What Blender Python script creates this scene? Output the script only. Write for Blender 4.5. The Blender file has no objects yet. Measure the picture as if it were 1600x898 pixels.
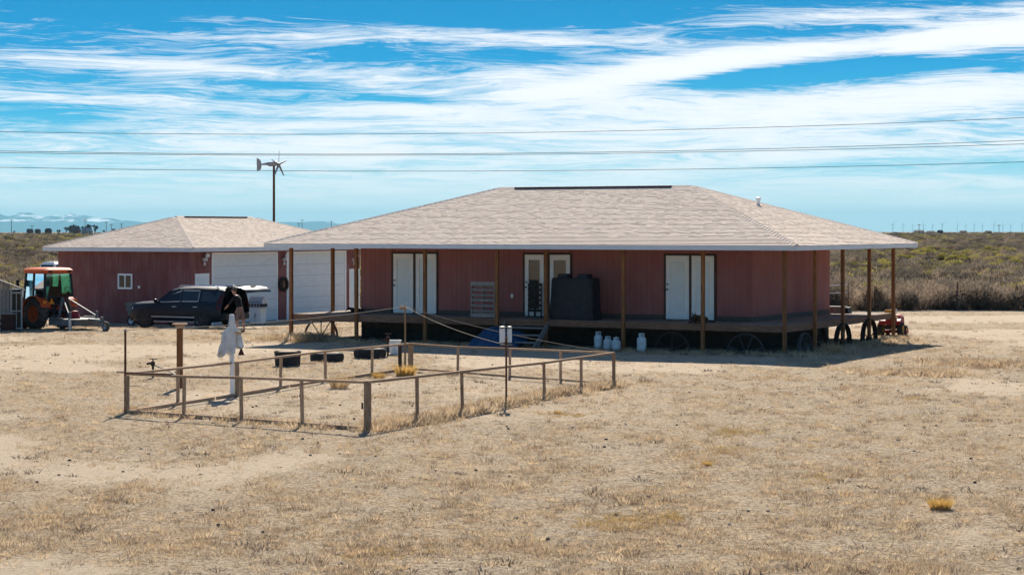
import bpy, math, random
import numpy as np
from mathutils import Vector, Matrix, noise

# ------------------------------------------------------------------ scene, camera, light
random.seed(7)
rng = np.random.default_rng(7)
scene = bpy.context.scene
col = scene.collection
R = math.radians

F, CAMH, H0 = 3165.0, 3.82, 357.8          # focal length in pixels of a 1600 px frame, eye height, horizon row
cam_d = bpy.data.cameras.new('camera')
cam = bpy.data.objects.new('camera', cam_d)
col.objects.link(cam)
cam.location = (0, 0, CAMH)
cam.rotation_euler = (R(90), 0, 0)
cam_d.sensor_width = 36
cam_d.lens = F / 1600 * 36
cam_d.shift_y = -(449 - H0) / 1600
cam_d.clip_start, cam_d.clip_end = 0.5, 90000
scene.camera = cam

scene.view_settings.view_transform = 'Standard'
scene.view_settings.look = 'None'
scene.view_settings.gamma = 1
scene.view_settings.use_curve_mapping = False
scene.view_settings.exposure = 0.90
scene.render.engine = 'CYCLES'
scene.cycles.use_denoising = True
scene.cycles.max_bounces = 8
scene.cycles.diffuse_bounces = 4
scene.cycles.transparent_max_bounces = 12
scene.cycles.volume_bounces = 0
scene.cycles.caustics_reflective = False
scene.cycles.caustics_refractive = False

SUN_EL, SUN_AZ = R(36), R(1)              # the sun stands behind the house, straight ahead
sd = bpy.data.lights.new('sun', 'SUN')
sd.energy, sd.angle, sd.color = 5.0, R(0.53), (1.0, 0.92, 0.80)
sun = bpy.data.objects.new('sun', sd)
col.objects.link(sun)
sdir = Vector((math.sin(SUN_AZ) * math.cos(SUN_EL), math.cos(SUN_AZ) * math.cos(SUN_EL), math.sin(SUN_EL)))
sun.rotation_euler = sdir.to_track_quat('Z', 'Y').to_euler()
sun.location = (0, 60, 40)


class NT:
    """small helper that wires shader nodes"""
    def __init__(s, tree):
        s.t = tree
        s.n = tree.nodes
        s.l = tree.links

    def add(s, typ, ins=None, **kw):
        nd = s.n.new(typ)
        for k, v in kw.items():
            setattr(nd, k, v)
        for k, v in (ins or {}).items():
            sock = nd.inputs[k]
            if isinstance(v, bpy.types.NodeSocket):
                s.l.new(v, sock)
            elif v is not None:
                if sock.type == 'RGBA' and len(v) == 3:
                    v = (*v, 1)
                sock.default_value = v
        return nd

    def m(s, op, a, b=None, c=None, clamp=False):
        nd = s.add('ShaderNodeMath', {0: a}, operation=op, use_clamp=clamp)
        if b is not None:
            if isinstance(b, bpy.types.NodeSocket): s.l.new(b, nd.inputs[1])
            else: nd.inputs[1].default_value = b
        if c is not None:
            if isinstance(c, bpy.types.NodeSocket): s.l.new(c, nd.inputs[2])
            else: nd.inputs[2].default_value = c
        return nd.outputs[0]

    def mix(s, fac, a, b, typ='MIX'):
        nd = s.add('ShaderNodeMix', data_type='RGBA', blend_type=typ)
        for i, v in ((0, fac), (6, a), (7, b)):
            sock = nd.inputs[i]
            if isinstance(v, bpy.types.NodeSocket): s.l.new(v, sock)
            elif i == 0: sock.default_value = v
            else: sock.default_value = (*v, 1) if len(v) == 3 else v
        return nd.outputs[2]

    def ramp(s, fac, stops, interp='LINEAR'):
        nd = s.add('ShaderNodeValToRGB')
        nd.color_ramp.interpolation = interp
        e = nd.color_ramp.elements
        while len(e) < len(stops): e.new(0.5)
        for el, (p, c) in zip(e, stops):
            el.position = p
            el.color = (c, c, c, 1) if isinstance(c, (int, float)) else (*c, 1)
        s.l.new(fac, nd.inputs[0])
        return nd.outputs[0]

    def noise(s, vec, scale, detail=4, rough=0.55, dist=0.0):
        nd = s.add('ShaderNodeTexNoise', {'Scale': scale, 'Detail': detail, 'Roughness': rough, 'Distortion': dist})
        if vec is not None: s.l.new(vec, nd.inputs['Vector'])
        return nd.outputs['Fac']


# ------------------------------------------------------------------ sky
world = bpy.data.worlds.new('World')
scene.world = world
world.use_nodes = True
wn = NT(world.node_tree)
wn.n.clear()
sky = wn.add('ShaderNodeTexSky', sky_type='NISHITA', sun_disc=False, sun_elevation=SUN_EL, sun_rotation=SUN_AZ,
             altitude=1500, air_density=1.0, dust_density=0.3, ozone_density=3.0)
tc = wn.add('ShaderNodeTexCoord').outputs['Generated']
sx = wn.add('ShaderNodeSeparateXYZ', {0: tc})
az = wn.m('ARCTAN2', sx.outputs[0], sx.outputs[1])
el = wn.m('ARCSINE', sx.outputs[2])
# deep azure overhead, paling towards the horizon (dry high-plains air)
up = wn.m('MULTIPLY', el, 1 / 0.1125, clamp=True)
tint = wn.ramp(up, [(0.0, (0.68, 0.78, 0.80)), (0.12, (0.60, 0.76, 0.79)), (0.3, (0.20, 0.55, 0.70)), (0.5, (0.03, 0.38, 0.64)), (0.75, (0.0, 0.275, 0.57)), (1.0, (0.0, 0.225, 0.50))])
nish = wn.mix(1.0, sky.outputs[0], (0.1, 0.1, 0.1), 'MULTIPLY')
SKY_MIX = 0.985
high = wn.ramp(el, [(0.11, 0.0), (0.45, 0.7), (0.9, 1.0)])
blue = wn.mix(SKY_MIX, nish, tint)
blue = wn.mix(high, blue, (0.075, 0.125, 0.27))
# cirrus: long fibres drawn out sideways
wz = wn.add('ShaderNodeCombineXYZ', {0: wn.m('MULTIPLY', az, 9.0), 1: wn.m('MULTIPLY', el, 62.0), 2: 0.37}).outputs[0]
warp = wn.add('ShaderNodeTexNoise', {'Vector': wz, 'Scale': 0.9, 'Detail': 3.0})
wv = wn.add('ShaderNodeVectorMath', {0: warp.outputs['Color'], 1: (0.5, 0.5, 0.5)}, operation='SUBTRACT').outputs[0]
wv = wn.add('ShaderNodeVectorMath', {0: wv, 1: (0.9, 0.9, 0.9)}, operation='MULTIPLY').outputs[0]
wv = wn.add('ShaderNodeVectorMath', {0: wz, 1: wv}, operation='ADD').outputs[0]
n1 = wn.noise(wv, 1.1, 7, 0.62, 0.4)
wz2 = wn.add('ShaderNodeVectorMath', {0: wv, 1: (1.3, 3.4, 1.0)}, operation='MULTIPLY').outputs[0]
n2 = wn.noise(wz2, 1.7, 10, 0.74, 0.9)
# broad banks and gaps: centre x, y, half length, half thickness (pixels of the frame), slope, weight
LOBES = [(1330, 78, 400, 17, -0.075, 0.85), (1000, 122, 190, 17, -0.16, 0.7), (1330, 30, 330, 13, -0.03, 0.5), (1560, 62, 150, 26, 0, 0.55),
         (820, 60, 330, 13, 0.04, 0.42), (420, 63, 190, 6, 0.0, 0.35), (330, 112, 420, 17, 0.04, 0.48), (900, 172, 620, 36, 0.0, 0.5),
         (1500, 155, 330, 26, -0.05, 0.6), (900, 232, 800, 40, 0.0, 0.32), (150, 160, 230, 12, 0.05, 0.22), (800, 300, 1400, 40, 0, 0.2),
         (1290, 118, 240, 12, -0.05, -0.75), (640, 157, 110, 6, 0.02, -0.45), (150, 182, 200, 14, 0.0, -0.35), (1450, 265, 260, 13, 0, -0.25), (560, 130, 170, 7, 0.0, -0.2), (500, 20, 700, 26, 0, -0.35), (230, 300, 300, 20, 0, -0.1)]
tot = None
for cx, cy, hl, ht, slp, wgt in LOBES:
    du = wn.m('SUBTRACT', az, (cx - 800) / F)
    dv = wn.m('SUBTRACT', wn.m('SUBTRACT', el, (H0 - cy) / F), wn.m('MULTIPLY', du, -slp))
    q = wn.m('ADD', wn.m('POWER', wn.m('ABSOLUTE', wn.m('MULTIPLY', du, F / hl)), 2.0), wn.m('POWER', wn.m('ABSOLUTE', wn.m('MULTIPLY', dv, F / ht)), 2.0))
    g = wn.m('MULTIPLY', wn.m('EXPONENT', wn.m('MULTIPLY', q, -1.0)), wgt)
    tot = g if tot is None else wn.m('ADD', tot, g)
cov = wn.m('ADD', tot, wn.m('MULTIPLY', wn.m('SUBTRACT', n1, 0.5), 1.3))
cov = wn.m('ADD', cov, wn.m('MULTIPLY', wn.m('SUBTRACT', n2, 0.5), 2.0))
cov = wn.m('ADD', cov, wn.ramp(up, [(0.0, 0.26), (0.25, 0.25), (0.5, 0.13), (0.72, 0.05), (1.0, 0.0)]))
cov = wn.ramp(cov, [(0.04, 0.0), (0.30, 0.42), (0.60, 0.88), (0.9, 1.0)])
cloudc = wn.mix(wn.ramp(up, [(0, 0.0), (0.35, 1.0)]), (0.66, 0.80, 0.83), (0.84, 0.85, 0.87))
thin = wn.m('SUBTRACT', 0.97, wn.m('MULTIPLY', high, 0.72))
skycol = wn.mix(wn.m('MULTIPLY', cov, thin), blue, cloudc)
bg = wn.add('ShaderNodeBackground', {'Color': skycol, 'Strength': 0.69})
wout = wn.add('ShaderNodeOutputWorld', {'Surface': bg.outputs[0]})

# ------------------------------------------------------------------ materials
MATS = {}


def mat(name, c1, c2=None, scale=6.0, rough=0.8, metal=0.0, bump=0.0, bscale=None, stretch=(1, 1, 1), spec=0.3, detail=5, rnd=0.0, coat=0.0, lo=0.35, hi=0.65, sub=None):
    """procedural material: two tones broken up by noise, fine bump, optional per-object shift"""
    if name in MATS: return MATS[name]
    m = bpy.data.materials.new(name)
    m.use_nodes = True
    t = NT(m.node_tree)
    b = t.n['Principled BSDF']
    b.inputs['Roughness'].default_value = rough
    b.inputs['Metallic'].default_value = metal
    b.inputs['Specular IOR Level'].default_value = spec
    b.inputs['Coat Weight'].default_value = coat
    co = t.add('ShaderNodeTexCoord').outputs['Object']
    co = t.add('ShaderNodeMapping', {'Vector': co, 'Scale': stretch}).outputs[0]
    c2 = c2 or tuple(x * 0.75 for x in c1)
    n = t.noise(co, scale, detail, 0.6)
    c = t.mix(t.ramp(n, [(lo, 0.0), (hi, 1.0)]), c1, c2)
    if rnd:
        oi = t.add('ShaderNodeObjectInfo').outputs['Random']
        c = t.mix(1.0, c, t.ramp(oi, [(0, (1 - rnd,) * 3), (1, (1 + rnd,) * 3)]), 'MULTIPLY')
    t.l.new(c, b.inputs['Base Color'])
    if bump:
        n2 = t.noise(co, bscale or scale * 4, 4, 0.6)
        bn = t.add('ShaderNodeBump', {'Height': n2, 'Strength': bump, 'Distance': 0.02})
        t.l.new(bn.outputs[0], b.inputs['Normal'])
    MATS[name] = m
    return m


def glass_mat(name, tintc, fac, rough=0.02):
    """see-through tinted pane with a reflection that grows at grazing angles"""
    m = bpy.data.materials.new(name)
    m.use_nodes = True
    t = NT(m.node_tree)
    t.n.clear()
    tr = t.add('ShaderNodeBsdfTransparent', {'Color': tintc})
    gl = t.add('ShaderNodeBsdfGlossy', {'Color': (0.9, 0.95, 1.0), 'Roughness': rough})
    fr = t.add('ShaderNodeFresnel', {'IOR': 1.5})
    fc = t.m('ADD', fr.outputs[0], fac, clamp=True)
    mx = t.add('ShaderNodeMixShader', {0: fc, 1: tr.outputs[0], 2: gl.outputs[0]})
    t.add('ShaderNodeOutputMaterial', {'Surface': mx.outputs[0]})
    MATS[name] = m
    return m


M = MATS
mat('siding', (0.300, 0.108, 0.096), (0.335, 0.150, 0.134), 1.1, 0.88, bump=0.25, bscale=40, stretch=(1.6, 1.6, 0.7), rnd=0.06, detail=9, lo=0.38, hi=0.78)
mat('siding_core', (0.28, 0.093, 0.082), rough=0.9)
mat('garage_siding', (0.215, 0.074, 0.068), (0.28, 0.135, 0.122), 1.2, 0.88, bump=0.25, bscale=40, stretch=(1.8, 1.8, 0.6), rnd=0.10, detail=9, lo=0.42, hi=0.72)
mat('skirt_trim', (0.12, 0.095, 0.08), (0.09, 0.07, 0.06), 8, 0.85)
mat('fascia', (0.66, 0.68, 0.70), (0.60, 0.62, 0.64), 3, 0.55)
mat('soffit', (0.58, 0.54, 0.50), rough=0.8)
mat('white_paint', (0.84, 0.84, 0.82), (0.78, 0.78, 0.76), 4, 0.5)
mat('garage_door', (0.72, 0.73, 0.72), (0.66, 0.67, 0.66), 2, 0.5, stretch=(1, 1, 3))
mat('blind', (0.70, 0.76, 0.76), (0.64, 0.70, 0.70), 3, 0.35, spec=0.5)
mat('door_trim', (0.085, 0.05, 0.035), (0.06, 0.036, 0.026), 8, 0.8)
mat('post_wood', (0.29, 0.125, 0.045), (0.16, 0.066, 0.026), 5, 0.85, bump=0.5, stretch=(6, 6, 0.7), rnd=0.18)
mat('faded_wheel', (0.075, 0.08, 0.082), (0.05, 0.05, 0.05), 8, 0.85)
mat('old_wood', (0.46, 0.325, 0.215), (0.27, 0.175, 0.11), 6, 0.9, bump=0.5, stretch=(5, 5, 1), rnd=0.22)
mat('rail_wood', (0.46, 0.31, 0.195), (0.29, 0.18, 0.11), 5, 0.9, bump=0.5, stretch=(1.2, 6, 6), rnd=0.22)
mat('grey_wood', (0.27, 0.245, 0.225), (0.19, 0.165, 0.15), 7, 0.9, bump=0.5, stretch=(4, 4, 1), rnd=0.2)
mat('deck_wood', (0.30, 0.235, 0.20), (0.21, 0.155, 0.125), 6, 0.88, bump=0.4, stretch=(2, 2, 2), rnd=0.2)
mat('rim_wood', (0.25, 0.135, 0.082), (0.155, 0.08, 0.05), 5, 0.85, bump=0.4, stretch=(0.8, 0.8, 5), rnd=0.15)
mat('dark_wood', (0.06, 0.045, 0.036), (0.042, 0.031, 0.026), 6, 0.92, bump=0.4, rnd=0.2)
mat('red_brown_wood', (0.075, 0.026, 0.02), (0.05, 0.02, 0.016), 6, 0.85, bump=0.4)
mat('black_iron', (0.028, 0.024, 0.024), (0.06, 0.035, 0.026), 9, 0.7, metal=0.3)
mat('grey_iron', (0.20, 0.215, 0.225), (0.13, 0.13, 0.135), 9, 0.6, metal=0.35)
mat('rust', (0.16, 0.06, 0.03), (0.09, 0.035, 0.02), 9, 0.8, metal=0.2)
mat('galv', (0.50, 0.50, 0.52), (0.38, 0.38, 0.41), 9, 0.4, metal=0.7)
mat('dark_metal', (0.07, 0.072, 0.08), rough=0.45, metal=0.6)
mat('chrome', (0.62, 0.65, 0.70), (0.56, 0.59, 0.64), 3, 0.3, metal=0.35)
mat('black_plastic', (0.018, 0.018, 0.02), rough=0.55)
mat('black_rubber', (0.024, 0.023, 0.023), (0.04, 0.037, 0.033), 12, 0.85)
mat('dusty_rubber', (0.15, 0.115, 0.09), (0.065, 0.055, 0.048), 8, 0.9)
mat('cover_fabric', (0.012, 0.013, 0.016), (0.022, 0.023, 0.027), 4, 0.6, bump=1.0, bscale=7)
mat('suv_paint', (0.006, 0.009, 0.017), (0.009, 0.012, 0.020), 2, 0.42, coat=0.0, spec=0.28)
mat('dark_glass', (0.012, 0.016, 0.02), (0.014, 0.018, 0.023), 2, 0.05, spec=0.6)
mat('door_glass', (0.035, 0.033, 0.032), (0.05, 0.046, 0.043), 2, 0.06, spec=0.8)
mat('orange_paint', (0.66, 0.105, 0.02), (0.52, 0.10, 0.03), 5, 0.62, spec=0.2)
mat('red_paint', (0.30, 0.02, 0.02), (0.22, 0.022, 0.02), 5, 0.55, spec=0.25)
mat('yellow_paint', (0.55, 0.30, 0.04), rough=0.5)
mat('amber', (0.80, 0.25, 0.02), rough=0.3)
mat('red_lens', (0.07, 0.006, 0.006), rough=0.25)
mat('white_lens', (0.7, 0.72, 0.74), rough=0.15)
mat('implement_grey', (0.11, 0.11, 0.115), (0.19, 0.17, 0.155), 5, 0.6, metal=0.2)
mat('tank_white', (0.62, 0.70, 0.72), (0.42, 0.44, 0.43), 7, 0.45)
mat('plastic_white', (0.78, 0.78, 0.76), (0.70, 0.70, 0.68), 5, 0.5)
mat('sheet_cloth', (0.66, 0.66, 0.65), (0.50, 0.49, 0.47), 6, 0.9, bump=0.7, bscale=11)
mat('blue_tarp', (0.010, 0.075, 0.16), (0.008, 0.05, 0.115), 5, 0.5, bump=0.4, bscale=7)
mat('rope', (0.36, 0.31, 0.25), (0.28, 0.24, 0.20), 30, 0.9)
mat('soil', (0.46, 0.36, 0.26), (0.36, 0.275, 0.195), 12, 0.95, bump=0.6, bscale=40)
mat('concrete', (0.34, 0.33, 0.31), (0.27, 0.26, 0.245), 10, 0.9)
mat('wreath', (0.028, 0.022, 0.018), (0.05, 0.03, 0.02), 30, 0.9)
mat('straw_yellow', (0.62, 0.37, 0.075), (0.50, 0.30, 0.06), 8, 0.9, rnd=0.1)
mat('straw_pale', (0.52, 0.39, 0.22), (0.40, 0.29, 0.16), 8, 0.9, rnd=0.2)
mat('tumble', (0.30, 0.20, 0.10), (0.22, 0.14, 0.075), 8, 0.9, rnd=0.15)
mat('skin', (0.50, 0.27, 0.19), rough=0.6)
mat('shirt', (0.012, 0.012, 0.015), rough=0.9)
mat('shorts', (0.20, 0.145, 0.14), (0.16, 0.115, 0.11), 9, 0.9)
mat('shoe', (0.03, 0.022, 0.022), rough=0.7)
mat('hair', (0.10, 0.07, 0.05), rough=0.8)
mat('fur_brown', (0.13, 0.065, 0.028), (0.035, 0.02, 0.012), 5, 0.95, bump=0.5, bscale=60)
mat('fur_black', (0.012, 0.012, 0.014), (0.022, 0.02, 0.02), 6, 0.9, bump=0.5, bscale=60)
mat('wire', (0.11, 0.115, 0.125), rough=0.55, metal=0.5)
mat('far_roof', (0.16, 0.10, 0.085), rough=0.9)
mat('far_wall', (0.42, 0.40, 0.37), rough=0.9)
mat('far_brick', (0.20, 0.09, 0.07), rough=0.9)
mat('bark', (0.13, 0.10, 0.08), (0.09, 0.07, 0.055), 9, 0.95)
mat('turbine_grey', (0.33, 0.33, 0.34), (0.26, 0.26, 0.27), 6, 0.5, metal=0.3)
mat('turbine_white', (0.55, 0.56, 0.58), rough=0.6)
glass_mat('cab_glass', (0.55, 0.86, 0.78), 0.05)

# ------------------------------------------------------------------ mesh helpers
class MB:
    """collects simple solids and links them as one mesh object"""
    def __init__(s):
        s.v, s.f, s.t, s.mi = [], [], [], []

    def add(s, vs, fs, tint=0.5, mi=0):
        k = len(s.v)
        s.v += [tuple(p) for p in vs]
        s.f += [tuple(i + k for i in f) for f in fs]
        s.t += [tint] * len(fs)
        s.mi += [mi] * len(fs)
        return s

    def box(s, x0, x1, y0, y1, z0, z1, tint=0.5):
        v = [(x, y, z) for x in (x0, x1) for y in (y0, y1) for z in (z0, z1)]
        return s.add(v, [(0, 1, 3, 2), (4, 6, 7, 5), (0, 4, 5, 1), (2, 3, 7, 6), (0, 2, 6, 4), (1, 5, 7, 3)], tint)

    def bar(s, p0, p1, w, h, up=(0, 0, 1), w1=None, h1=None):
        p0, p1 = Vector(p0), Vector(p1)
        d = (p1 - p0).normalized()
        up = Vector(up)
        if abs(d.dot(up)) > 0.98: up = Vector((0, 1, 0))
        a = d.cross(up).normalized()
        b = a.cross(d)
        v = []
        for p, ww, hh in ((p0, w, h), (p1, w1 or w, h1 or h)):
            for i, j in ((-1, -1), (1, -1), (1, 1), (-1, 1)):
                v.append(p + a * (ww / 2 * i) + b * (hh / 2 * j))
        return s.add(v, [(3, 2, 1, 0), (4, 5, 6, 7), (0, 1, 5, 4), (1, 2, 6, 5), (2, 3, 7, 6), (3, 0, 4, 7)])

    def cyl(s, p0, p1, r0, r1=None, n=10, cap=True):
        return s.tube([p0, p1], [r0, r0 if r1 is None else r1], n, cap)

    def tube(s, pts, r, n=6, cap=True):
        pts = [Vector(p) for p in pts]
        if not isinstance(r, (list, tuple)): r = [r] * len(pts)
        rings = []
        prev = None
        for i, p in enumerate(pts):
            d = (pts[min(i + 1, len(pts) - 1)] - pts[max(i - 1, 0)])
            d.normalize()
            u = prev if prev is not None else (Vector((0, 0, 1)) if abs(d.z) < 0.9 else Vector((1, 0, 0)))
            a = d.cross(u)
            if a.length < 1e-5: a = d.orthogonal()
            a.normalize()
            b = a.cross(d)
            prev = b
            rings.append([p + (a * math.cos(2 * math.pi * k / n) + b * math.sin(2 * math.pi * k / n)) * r[i] for k in range(n)])
        return s.loft(rings, cap, cap)

    def loft(s, rings, cap0=True, cap1=True):
        n = len(rings[0])
        v = [p for r in rings for p in r]
        f = []
        for i in range(len(rings) - 1):
            for k in range(n):
                a, b = i * n + k, i * n + (k + 1) % n
                f.append((a, b, b + n, a + n))
        if cap0: f.append(tuple(range(n - 1, -1, -1)))
        if cap1: f.append(tuple(range((len(rings) - 1) * n, len(rings) * n)))
        return s.add(v, f)

    def lathe(s, prof, n=16, mtx=None, cap=True):
        mtx = mtx or Matrix()
        return s.loft([[mtx @ Vector((r * math.cos(2 * math.pi * k / n), r * math.sin(2 * math.pi * k / n), z)) for k in range(n)] for r, z in prof], cap, cap)

    def torus(s, R0, r, n=28, k=8, mtx=None, a0=0.0, a1=2 * math.pi, sq=1.0):
        mtx = mtx or Matrix()
        full = abs(a1 - a0 - 2 * math.pi) < 1e-6
        rings = []
        for i in range(n if full else n + 1):
            t = a0 + (a1 - a0) * i / n
            rings.append([mtx @ Vector(((R0 + r * math.cos(q)) * math.cos(t), (R0 + r * math.cos(q)) * math.sin(t), r * sq * math.sin(q))) for q in [2 * math.pi * j / k for j in range(k)]])
        if full: rings.append(rings[0])
        return s.loft(rings, not full, not full)

    def prism(s, poly, d):
        d = Vector(d)
        a = [Vector(p) for p in poly]
        n = len(a)
        return s.add(a + [p + d for p in a], [tuple(range(n - 1, -1, -1)), tuple(range(n, 2 * n))] + [(i, (i + 1) % n, (i + 1) % n + n, i + n) for i in range(n)])

    def blob(s, c, r, n=8, m=6, jit=0.0):
        rings = []
        for i in range(m + 1):
            ph = math.pi * i / m
            rr = max(math.sin(ph), 0.03)
            rings.append([(c[0] + r[0] * rr * math.cos(2 * math.pi * k / n) * (1 + random.uniform(-jit, jit)), c[1] + r[1] * rr * math.sin(2 * math.pi * k / n) * (1 + random.uniform(-jit, jit)), c[2] - r[2] * math.cos(ph)) for k in range(n)])
        return s.loft(rings)

    def mesh(s, name, m, smooth=False, tint=False):
        me = bpy.data.meshes.new(name)
        me.from_pydata([tuple(p) for p in s.v], [], s.f)
        for x in (m if isinstance(m, (list, tuple)) else [m]):
            me.materials.append(MATS[x] if isinstance(x, str) else x)
        if isinstance(m, (list, tuple)): me.polygons.foreach_set('material_index', s.mi)
        if smooth:
            me.polygons.foreach_set('use_smooth', [True] * len(me.polygons))
            if smooth != 'all': me.set_sharp_from_angle(angle=R(38))
        if tint:
            at_ = me.attributes.new('tint', 'FLOAT', 'FACE')
            at_.data.foreach_set('value', s.t)
        me.update()
        return me

    def build(s, name, m, parent=None, smooth=False, tint=False, label=None, cat=None, group=None, kind=None, loc=None, rz=0):
        o = bpy.data.objects.new(name, s.mesh(name, m, smooth, tint))
        return link(o, parent, label, cat, group, kind, loc, rz)


def link(o, parent=None, label=None, cat=None, group=None, kind=None, loc=None, rz=0):
    col.objects.link(o)
    if parent is not None: o.parent = parent
    if loc is not None: o.location = loc
    if rz: o.rotation_euler = (0, 0, rz)
    if label: o['label'] = label
    if cat: o['category'] = cat
    if group: o['group'] = group
    if kind: o['kind'] = kind
    return o


def thing(name, label, cat, loc=(0, 0, 0), rz=0, group=None):
    o = bpy.data.objects.new(name, None)
    o.empty_display_size = 0.2
    return link(o, None, label, cat, group, None, loc, rz)


def share(name, me, parent, loc, rz=0, sc=None):
    o = bpy.data.objects.new(name, me)
    col.objects.link(o)
    o.parent = parent
    o.location = loc
    if rz: o.rotation_euler = (0, 0, rz)
    if sc: o.scale = sc
    return o


def copy_tree(o, parent=None):
    c = o.copy()
    col.objects.link(c)
    c.parent = parent
    for ch in [x for x in col.objects if x.parent == o]:
        copy_tree(ch, c)
    return c


def sstep(a, b, x):
    t = min(max((x - a) / (b - a), 0.0), 1.0)
    return t * t * (3 - 2 * t)


# ------------------------------------------------------------------ ground
def gz(x, y):
    z = -0.35 * sstep(76, 89, y) * sstep(2, -9, x)
    if -60 < x < 60 and 10 < y < 110:
        z += 0.035 * noise.noise((x * 0.23, y * 0.23, 3.1)) + 0.014 * noise.noise((x * 0.9, y * 0.9, 1.7))
    if y > 2600: z -= (y - 2600) * 0.0021
    return z


def gp(px, py, dz=0.0):
    """point on the ground seen at a pixel of the 1600 px frame"""
    z = 0.0
    for _ in range(8):
        Y = F * (CAMH - z) / (py - H0)
        X = (px - 800) / F * Y
        z = gz(X, Y)
    return Vector((X, Y, z + dz))


def at(px, py, Y):
    return Vector(((px - 800) / F * Y, Y, CAMH - (py - H0) / F * Y))


def bare(x, y):
    """0 = grass litter, 1 = bare pale sand"""
    b = 0.92 * sstep(0.04, 0.42, noise.noise((x * 0.16 + 9, y * 0.10, 0.5)) + 0.35 * noise.noise((x * 0.5, y * 0.35, 4.2)))
    # wheel-worn drive that comes in from the left to the garage, and the sandy apron east of the deck
    b = max(b, 0.95 * sstep(5.5, 2.0, abs(y - (62 + 0.30 * (x + 18)) + 1.5 * noise.noise((x * 0.3, y * 0.3, 8)))) * sstep(-2, -8, x))
    b = max(b, 0.9 * sstep(5, 2, abs(y - 86 - 1.2 * noise.noise((x * 0.2, 0, 5)))) * sstep(7, 13, x))
    b = max(b, 0.55 * sstep(2.5, 0.6, abs(y - 72 - 0.1 * x + noise.noise((x * 0.4, y, 5)))) * sstep(12, 16, x))
    # bare soil in the pen
    b = max(b, 0.75 * sstep(6.0, 3.5, abs((x + 2.8) * 0.86 + (y - 46.5) * -0.5 * 0) ) * sstep(8, 4, abs(y - 46)) * (0.6 + 0.4 * noise.noise((x * 0.6, y * 0.6, 2))))
    return min(max(b, 0), 1)


xs = [-20000, -9000, -4000, -1800, -800, -380, -190, -110, -75, -52, -40] + list(np.arange(-32, 32.01, 0.5)) + [40, 52, 75, 110, 190, 380, 800, 1800, 4000, 9000, 20000]
ys = [-120, -40, -10, 5, 12] + list(np.arange(16, 102.1, 0.5)) + [108, 116, 128, 145, 170, 200, 250, 320, 420, 560, 800, 1150, 1600, 2100, 2600, 3100, 4000, 6000, 9000, 14000, 22000, 36000]
nx, ny = len(xs), len(ys)
gv = [(x, y, gz(x, y)) for y in ys for x in xs]
gf = [(j * nx + i, j * nx + i + 1, (j + 1) * nx + i + 1, (j + 1) * nx + i) for j in range(ny - 1) for i in range(nx - 1)]
gm = bpy.data.meshes.new('ground')
gm.from_pydata(gv, [], gf)
ba = gm.attributes.new('bare', 'FLOAT', 'POINT')
ba.data.foreach_set('value', [bare(x, y) if abs(x) < 60 and y < 130 else 0.0 for x, y, z in gv])
gm.polygons.foreach_set('use_smooth', [True] * len(gm.polygons))
mg = bpy.data.materials.new('dry_ground')
mg.use_nodes = True
t = NT(mg.node_tree)
b = t.n['Principled BSDF']
b.inputs['Roughness'].default_value = 0.95
b.inputs['Specular IOR Level'].default_value = 0.1
pos = t.add('ShaderNodeNewGeometry').outputs['Position']
sp = t.add('ShaderNodeSeparateXYZ', {0: pos})
bare_a = t.add('ShaderNodeAttribute', attribute_name='bare').outputs['Fac']
nA = t.noise(pos, 0.55, 6, 0.62)
nB = t.noise(pos, 7.0, 7, 0.75)
nC = t.noise(pos, 11.0, 6, 0.8)
nE = t.noise(pos, 25.0, 4, 0.75)
nD = t.noise(pos, 1.7, 5, 0.65)
litter = t.mix(t.ramp(nB, [(0.34, 0.0), (0.66, 1.0)]), (0.47, 0.35, 0.215), (0.70, 0.535, 0.34))
litter = t.mix(t.ramp(nA, [(0.42, 0.0), (0.64, 0.75)]), litter, (0.45, 0.37, 0.26))
litter = t.mix(t.ramp(nD, [(0.56, 0.0), (0.70, 0.5)]), litter, (0.38, 0.27, 0.15))
sand = t.mix(t.ramp(nB, [(0.3, 0.0), (0.7, 1.0)]), (0.65, 0.505, 0.345), (0.75, 0.60, 0.425))
bm = t.m('ADD', bare_a, t.m('MULTIPLY', t.m('SUBTRACT', nD, 0.5), 1.1))
bm = t.ramp(bm, [(0.25, 0.0), (0.72, 1.0)])
gc = t.mix(bm, litter, sand)
spk = t.m('SUBTRACT', 1.0, t.m('MULTIPLY', bm, 0.6))
gc = t.mix(t.m('MULTIPLY', t.ramp(nC, [(0.38, 1.0), (0.49, 0.0)]), spk), gc, (0.15, 0.105, 0.072))
gc = t.mix(t.m('MULTIPLY', t.ramp(nE, [(0.38, 1.0), (0.47, 0.0)]), spk), gc, (0.18, 0.125, 0.085))
gc = t.mix(t.ramp(nC, [(0.51, 0.0), (0.60, 0.75)]), gc, (0.72, 0.57, 0.42))
gc = t.mix(t.ramp(nE, [(0.54, 0.0), (0.63, 0.75)]), gc, (0.78, 0.64, 0.49))
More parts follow.
